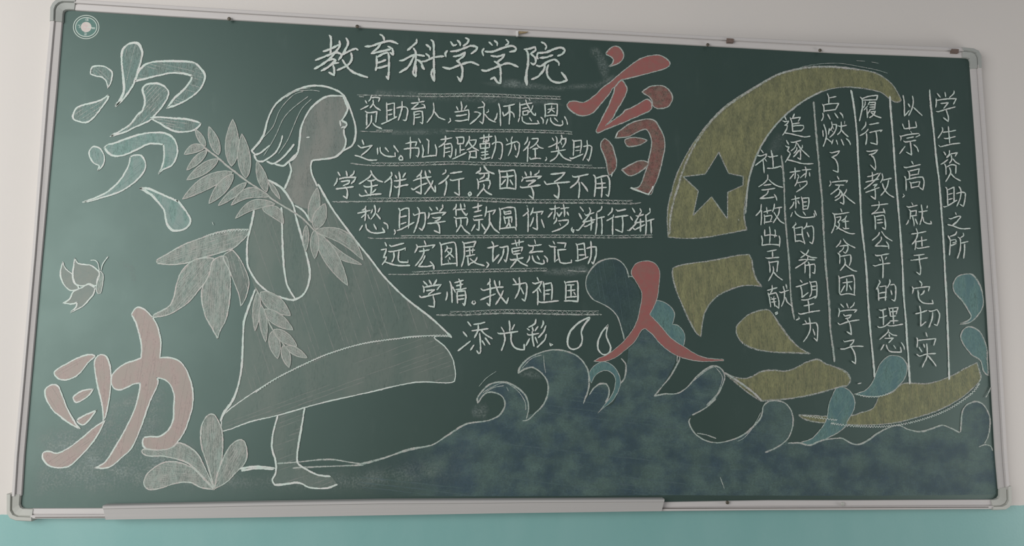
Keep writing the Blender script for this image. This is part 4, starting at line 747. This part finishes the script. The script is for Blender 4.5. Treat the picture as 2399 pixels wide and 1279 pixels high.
def hatch(name, poly, mat, parent, wd, spacing, ang=None, jit=6, cover=.8, minlen=6):
    """loose parallel chalk strokes inside a filled outline"""
    n = len(poly); mx = sum(p[0] for p in poly)/n; my = sum(p[1] for p in poly)/n
    if ang is None:
        sxx = sum((p[0]-mx)**2 for p in poly); syy = sum((p[1]-my)**2 for p in poly); sxy = sum((p[0]-mx)*(p[1]-my) for p in poly)
        ang = .5*math.atan2(2*sxy, sxx-syy)
    c, s_ = math.cos(ang), math.sin(ang)
    q = [((x-mx)*c+(y-my)*s_, -(x-mx)*s_+(y-my)*c) for x, y in poly]
    V, Fc, U = [], [], []; d = nextd(); v = min(p[1] for p in q)+spacing*.5; vm = max(p[1] for p in q)
    while v < vm:
        xs = []
        for i in range(n):
            a, b = q[i], q[(i+1) % n]
            if (a[1] > v) != (b[1] > v): xs.append(a[0]+(v-a[1])*(b[0]-a[0])/(b[1]-a[1]))
        xs.sort()
        for a, b in zip(xs[::2], xs[1::2]):
            a += random.uniform(1, jit); b -= random.uniform(1, jit)
            while b-a > minlen and True:
                L = random.uniform(.35, 1.0)*(b-a) if b-a > 50 else b-a
                if random.random() < cover:
                    k = max(2, int(L/8)); sl = random.uniform(-.02, .02); w0 = random.uniform(-1.2, 1.2)
                    seg = [(a+L*i/k, v+w0*math.sin(i*.6)*.5+sl*(L*i/k-L/2)) for i in range(k+1)]
                    ribbon(V, Fc, U, [(mx+x*c-y*s_, my+x*s_+y*c) for x, y in seg], wd*random.uniform(.7, 1.25), d, .5)
                a += L+random.uniform(2, 8)
        v += spacing*random.uniform(.7, 1.3)
    if V: mesh_obj(name, V, Fc, mat, parent, U)['kind'] = 'stuff'
def wiggle(pts, amp, step, wd, mat, parent, name='rope_scribble', off=0.0):
    p = smooth_open([(a, b) for a, b, _ in parse(pts)], 1.6); z = []
    for i, (x, y) in enumerate(p):
        a = p[max(0, i-2)]; b = p[min(len(p)-1, i+2)]; tx, ty = b[0]-a[0], b[1]-a[1]; l = math.hypot(tx, ty) or 1
        k = amp*math.sin(i*step)+off; z.append((x-ty/l*k, y+tx/l*k))
    V, Fc, U = [], [], []; ribbon(V, Fc, U, z, wd, nextd(), 1.0); mesh_obj(name, V, Fc, mat, parent, U)
HATCH = {'gold': ('hatch_gold', 2.6, 7, 1.5, .55), 'leaf': ('hatch_pale', 2.0, 5, None, .85), 'pale': ('hatch_pale', 2.0, 7, None, .6), 'paleteal': ('hatch_teal', 2.4, 6, None, .6),
         'pink': ('hatch_pink', 2.0, 7, None, .5), 'teal': ('hatch_teal', 1.8, 7, None, .45), 'greyfill': ('hatch_dim', 2.2, 7, 1.5, .7), 'dim': ('hatch_dim', 2.6, 11, -.35, .5),
         'leafdim': ('hatch_pale', 1.8, 7, None, .5), 'bluedark': ('hatch_blue', 2.2, 12, 1.4, .35), 'blue': ('hatch_blue', 3.2, 9, .12, .16)}
def do_lines(txt):
    for ln in txt.strip().split('\n'):
        if not ln or ln[0] == '#': continue
        name, label, mat, wd, pts = ln.split('|', 4)
        for k, s in enumerate(pts.split(';')):
            q = [(a, b) for a, b, _ in parse(s)]; L = sum(math.dist(q[i], q[i+1]) for i in range(len(q)-1)); lst = [q]
            if float(wd) > 2.4 and L > 60:      # gone over twice with the chalk
                ph = random.random()*9; p2 = smooth_open(q, 9)
                lst.append([(x+1.3*math.sin(i*.3+ph), y+1.3*math.cos(i*.23+ph)) for i, (x, y) in enumerate(p2)])
            o = strokes(name, lst, float(wd), mat, board, label if k == 0 else None)
def leaf(x0, y0, x1, y1, wd, bend):
    n = 12; dx, dy = x1-x0, y1-y0; L = math.hypot(dx, dy); nx, ny = -dy/L, dx/L
    cen = []; 
    for i in range(n+1):
        t = i/n; b = bend*L*math.sin(math.pi*t); cen.append((x0+dx*t+nx*b, y0+dy*t+ny*b, .5*wd*math.sin(math.pi*t**.85)**.8 if 0 < i < n else 0.0))
    a = [(x+nx*r, y+ny*r) for x, y, r in cen]; b = [(x-nx*r, y-ny*r) for x, y, r in cen]
    o = fill('chalk_leaf', a+b[-2:0:-1], 'leaf', board, 'pale chalk leaf of the branch')
    for side in (a, b):
        strokes('leaf_edge', [side], 2.3, 'leafline', o)
    vein = [(x+nx*r*.35, y+ny*r*.35) for x, y, r in cen[1:-1]], [(x-nx*r*.4, y-ny*r*.4) for x, y, r in cen[2:-1]]
    hatch('leaf_hatching', a+b[-2:0:-1], 'hatch_pale', o, 1.7, 3.6, math.atan2(dy, dx), 4, .9)
do_fills(FILLS_A)
do_lines(L1)  # includes the bright scratch low on the wave
do_fills(FILLS_B)
do_lines(L2)
for ln in LEAVES.strip().split('\n'): leaf(*[float(v) for v in ln.replace(',', ' ').split()])

G = REG['gold_crescent'][0]
strokes('white_band', [[(a, b) for a, b, _ in parse("1568,548 1570,510 1578,470 1590,430 1602,392 1626,342 1661,290 1702,250 1757,213 1817,178 1863,164 1900,158 1960,158 2010,164")]], 7, 'coil', G, 'broad greyish white band along the outer edge')
strokes('white_band', [[(a, b) for a, b, _ in parse("1746,500 1749,455 1754,420 1762,392 1771,368 1786,336 1811,300 1842,268 1882,237 1925,214")]], 5, 'line', G)
wiggle("1945,994 2000,1001 2080,1001 2150,988 2220,962 2275,925 2295,900", 2.6, 1.75, 1.6, 'white', REG['gold_sickle_blade'][0], off=-3)
wiggle("1880,973 1920,979 1960,984", 2, 1.75, 1.6, 'white', REG['gold_sickle_blade'][0])
wiggle("2005,923 2030,929 2060,928 2085,920", 1.6, 1.75, 1.5, 'white', REG['wave_drop'][0])
for pp in ("1054,786 1000,787 925,794 850,805 775,827 720,850 650,885 600,918",): wiggle(pp, 1.7, 1.6, 1.8, 'white', REG['girl_hem'][0])
wiggle("582,539 550,540 515,545 485,553", 2.2, 1.6, 1.6, 'white', REG['big_leaf'][0])
# underlines: a plain stroke with a coiled scribble along its upper side
def underline(pts, wd, label, coil_from=0.0, coil_to=1.0, bot=True):
    p = smooth_open([(a, b) for a, b, _ in parse(pts)], 2.2); n = len(p)
    o = strokes('chalk_rule', [[q for q in p[::6]]+[p[-1]]], wd*.42, 'coil', board, label)
    V, Fc, U = [], [], []; a = int(n*coil_from); b = int(n*coil_to)
    z = []; 
    for i in range(a, b):
        x, y = p[i]; ph = i*1.25
        amp = wd*.30*min(1, (i-a)/12+.2, (b-i)/12+.2)
        z.append((x+2.0*math.cos(ph), y-wd*.38+amp*math.sin(ph)))
    ribbon(V, Fc, U, z, 1.7, nextd(), 1.0); mesh_obj('rule_coil', V, Fc, 'coil', o, U)
    V, Fc, U = [], [], []; ribbon(V, Fc, U, [(x, y-wd*.72) for x, y in p[a:b]], 1.5, nextd(), 1.0); mesh_obj('rule_top_line', V, Fc, 'line', o, U)
underline("838,223 913,225 1013,227 1100,226 1180,228 1220,230 1313,233", 9, 'chalk rule under the title', .3)
underline("843,308 880,309.5 920,309.5", 6, 'left piece of the second chalk rule', .5)
underline("1045,307.5 1100,309 1220,310 1313,313 1340,315", 8, 'right piece of the second chalk rule', .1)
underline("822,383 870,388 970,388 1060,385 1127,387 1220,389 1313,391 1380,394 1417,393.5", 9, 'third chalk rule', .08, .95)
underline("780,473 810,473 917,472 997,471 1090,470 1140,472 1220,475 1313,476 1393,476 1473,478 1500,475", 11, 'fourth chalk rule', .12, .97)
underline("862,557 880,559 920,558.5 960,557.5 1040,557.5 1200,557 1307,556.5 1440,557.5 1528,556", 8, 'fifth chalk rule', .12, 1)
underline("911,643 973,643 1040,640 1093,638 1200,636 1280,634.5", 9, 'sixth chalk rule', .15, 1)
strokes('chalk_rule', [[(1330, 634), (1350, 635.5), (1372, 636)]], 3.5, 'coil', board, 'faint right end of the sixth chalk rule')
underline("1023,738 1087,738 1178,734 1253,735 1353,737 1408,737", 12, 'seventh chalk rule', .1, .98)

# the handwriting: every character is a part of its own
cur = None; chars = []
for ln in TEXT.strip().split('\n'):
    if ln[0] == '@':
        a = ln[1:].split(); cur = (float(a[0]), float(a[1]), float(a[2]), a[3], float(a[4])); continue
    ch, s = ln.split(':', 1)
    lst = []
    for st_ in s.split(';'):
        q = []
        for tk in st_.split():
            x, y = tk.split(','); q.append((cur[0]+float(x)/cur[2], cur[1]+float(y)/cur[2]))
        lst.append(q)
    if ch == '+': chars[-1][1].extend(lst)
    else: chars.append([ch, lst, cur[3], cur[4]])
WHERE = {'title': 'the large title', 'col1': 'the rightmost column', 'col2': 'the second column from the right', 'col3': 'the third column from the right',
         'col4': 'the fourth column from the right', 'col5': 'the fifth column from the right', 'col6': 'the leftmost, shortest column',
         'row1': 'the first row', 'row2': 'the second row', 'row3': 'the third row', 'row4': 'the fourth row', 'row5': 'the fifth row', 'row6': 'the sixth row', 'row7': 'the last row'}
for ch, lst, grp, wd in chars:
    o = strokes('chalk_character', lst, wd, 'white', board, 'handwritten %s in white chalk in %s' % (ch, WHERE[grp]), ang=50)
# stray marks
do_lines("""white_hook|white chalk hook under the red frame stroke|white|3.2|1477,441 1497,449 1519,456 1530,438
white_hook|white chalk tick at the left end of the red frame stroke|white|2.6|1442,323 1446,312
white_hook|white chalk tip of the right upright red stroke|white|3|1432,414 1434,404
wave_outline|short white chalk stroke behind the long red leg|line|3|@1340,740,6 1475,560 1470,640
wave_outline|white edge along the gold bar tail|line|5|1697,873 1730,895 1760,917 1783,938
stray_mark|faint chalk arcs above the crescent|dimline|1.2|@1540,140,4 1350,70 1500,45 1700,38 1900,70 2050,100 2150,130;@1540,140,4 1860,12 1940,18;@1540,140,4 2000,25 2070,38
stray_mark|small white fleck below the star|white|2.5|1729,514 1730,517
stray_mark|small white fleck below the fourth column|white|2.5|2008,899 2016,897
stray_mark|tiny dash under the hanging branch|white|2|498,521 501,527
stray_mark|faint smeared chalk trail right of the dress|dimline|1.6|1122,905 1140,885 1162,870
stray_mark|short chalk smear at the right edge|line|3|2308,930 2316,915 2318,908
stray_mark|double dash under the start of the top rule|coil|4|842,227 852,228""".replace('dimline', 'line'))
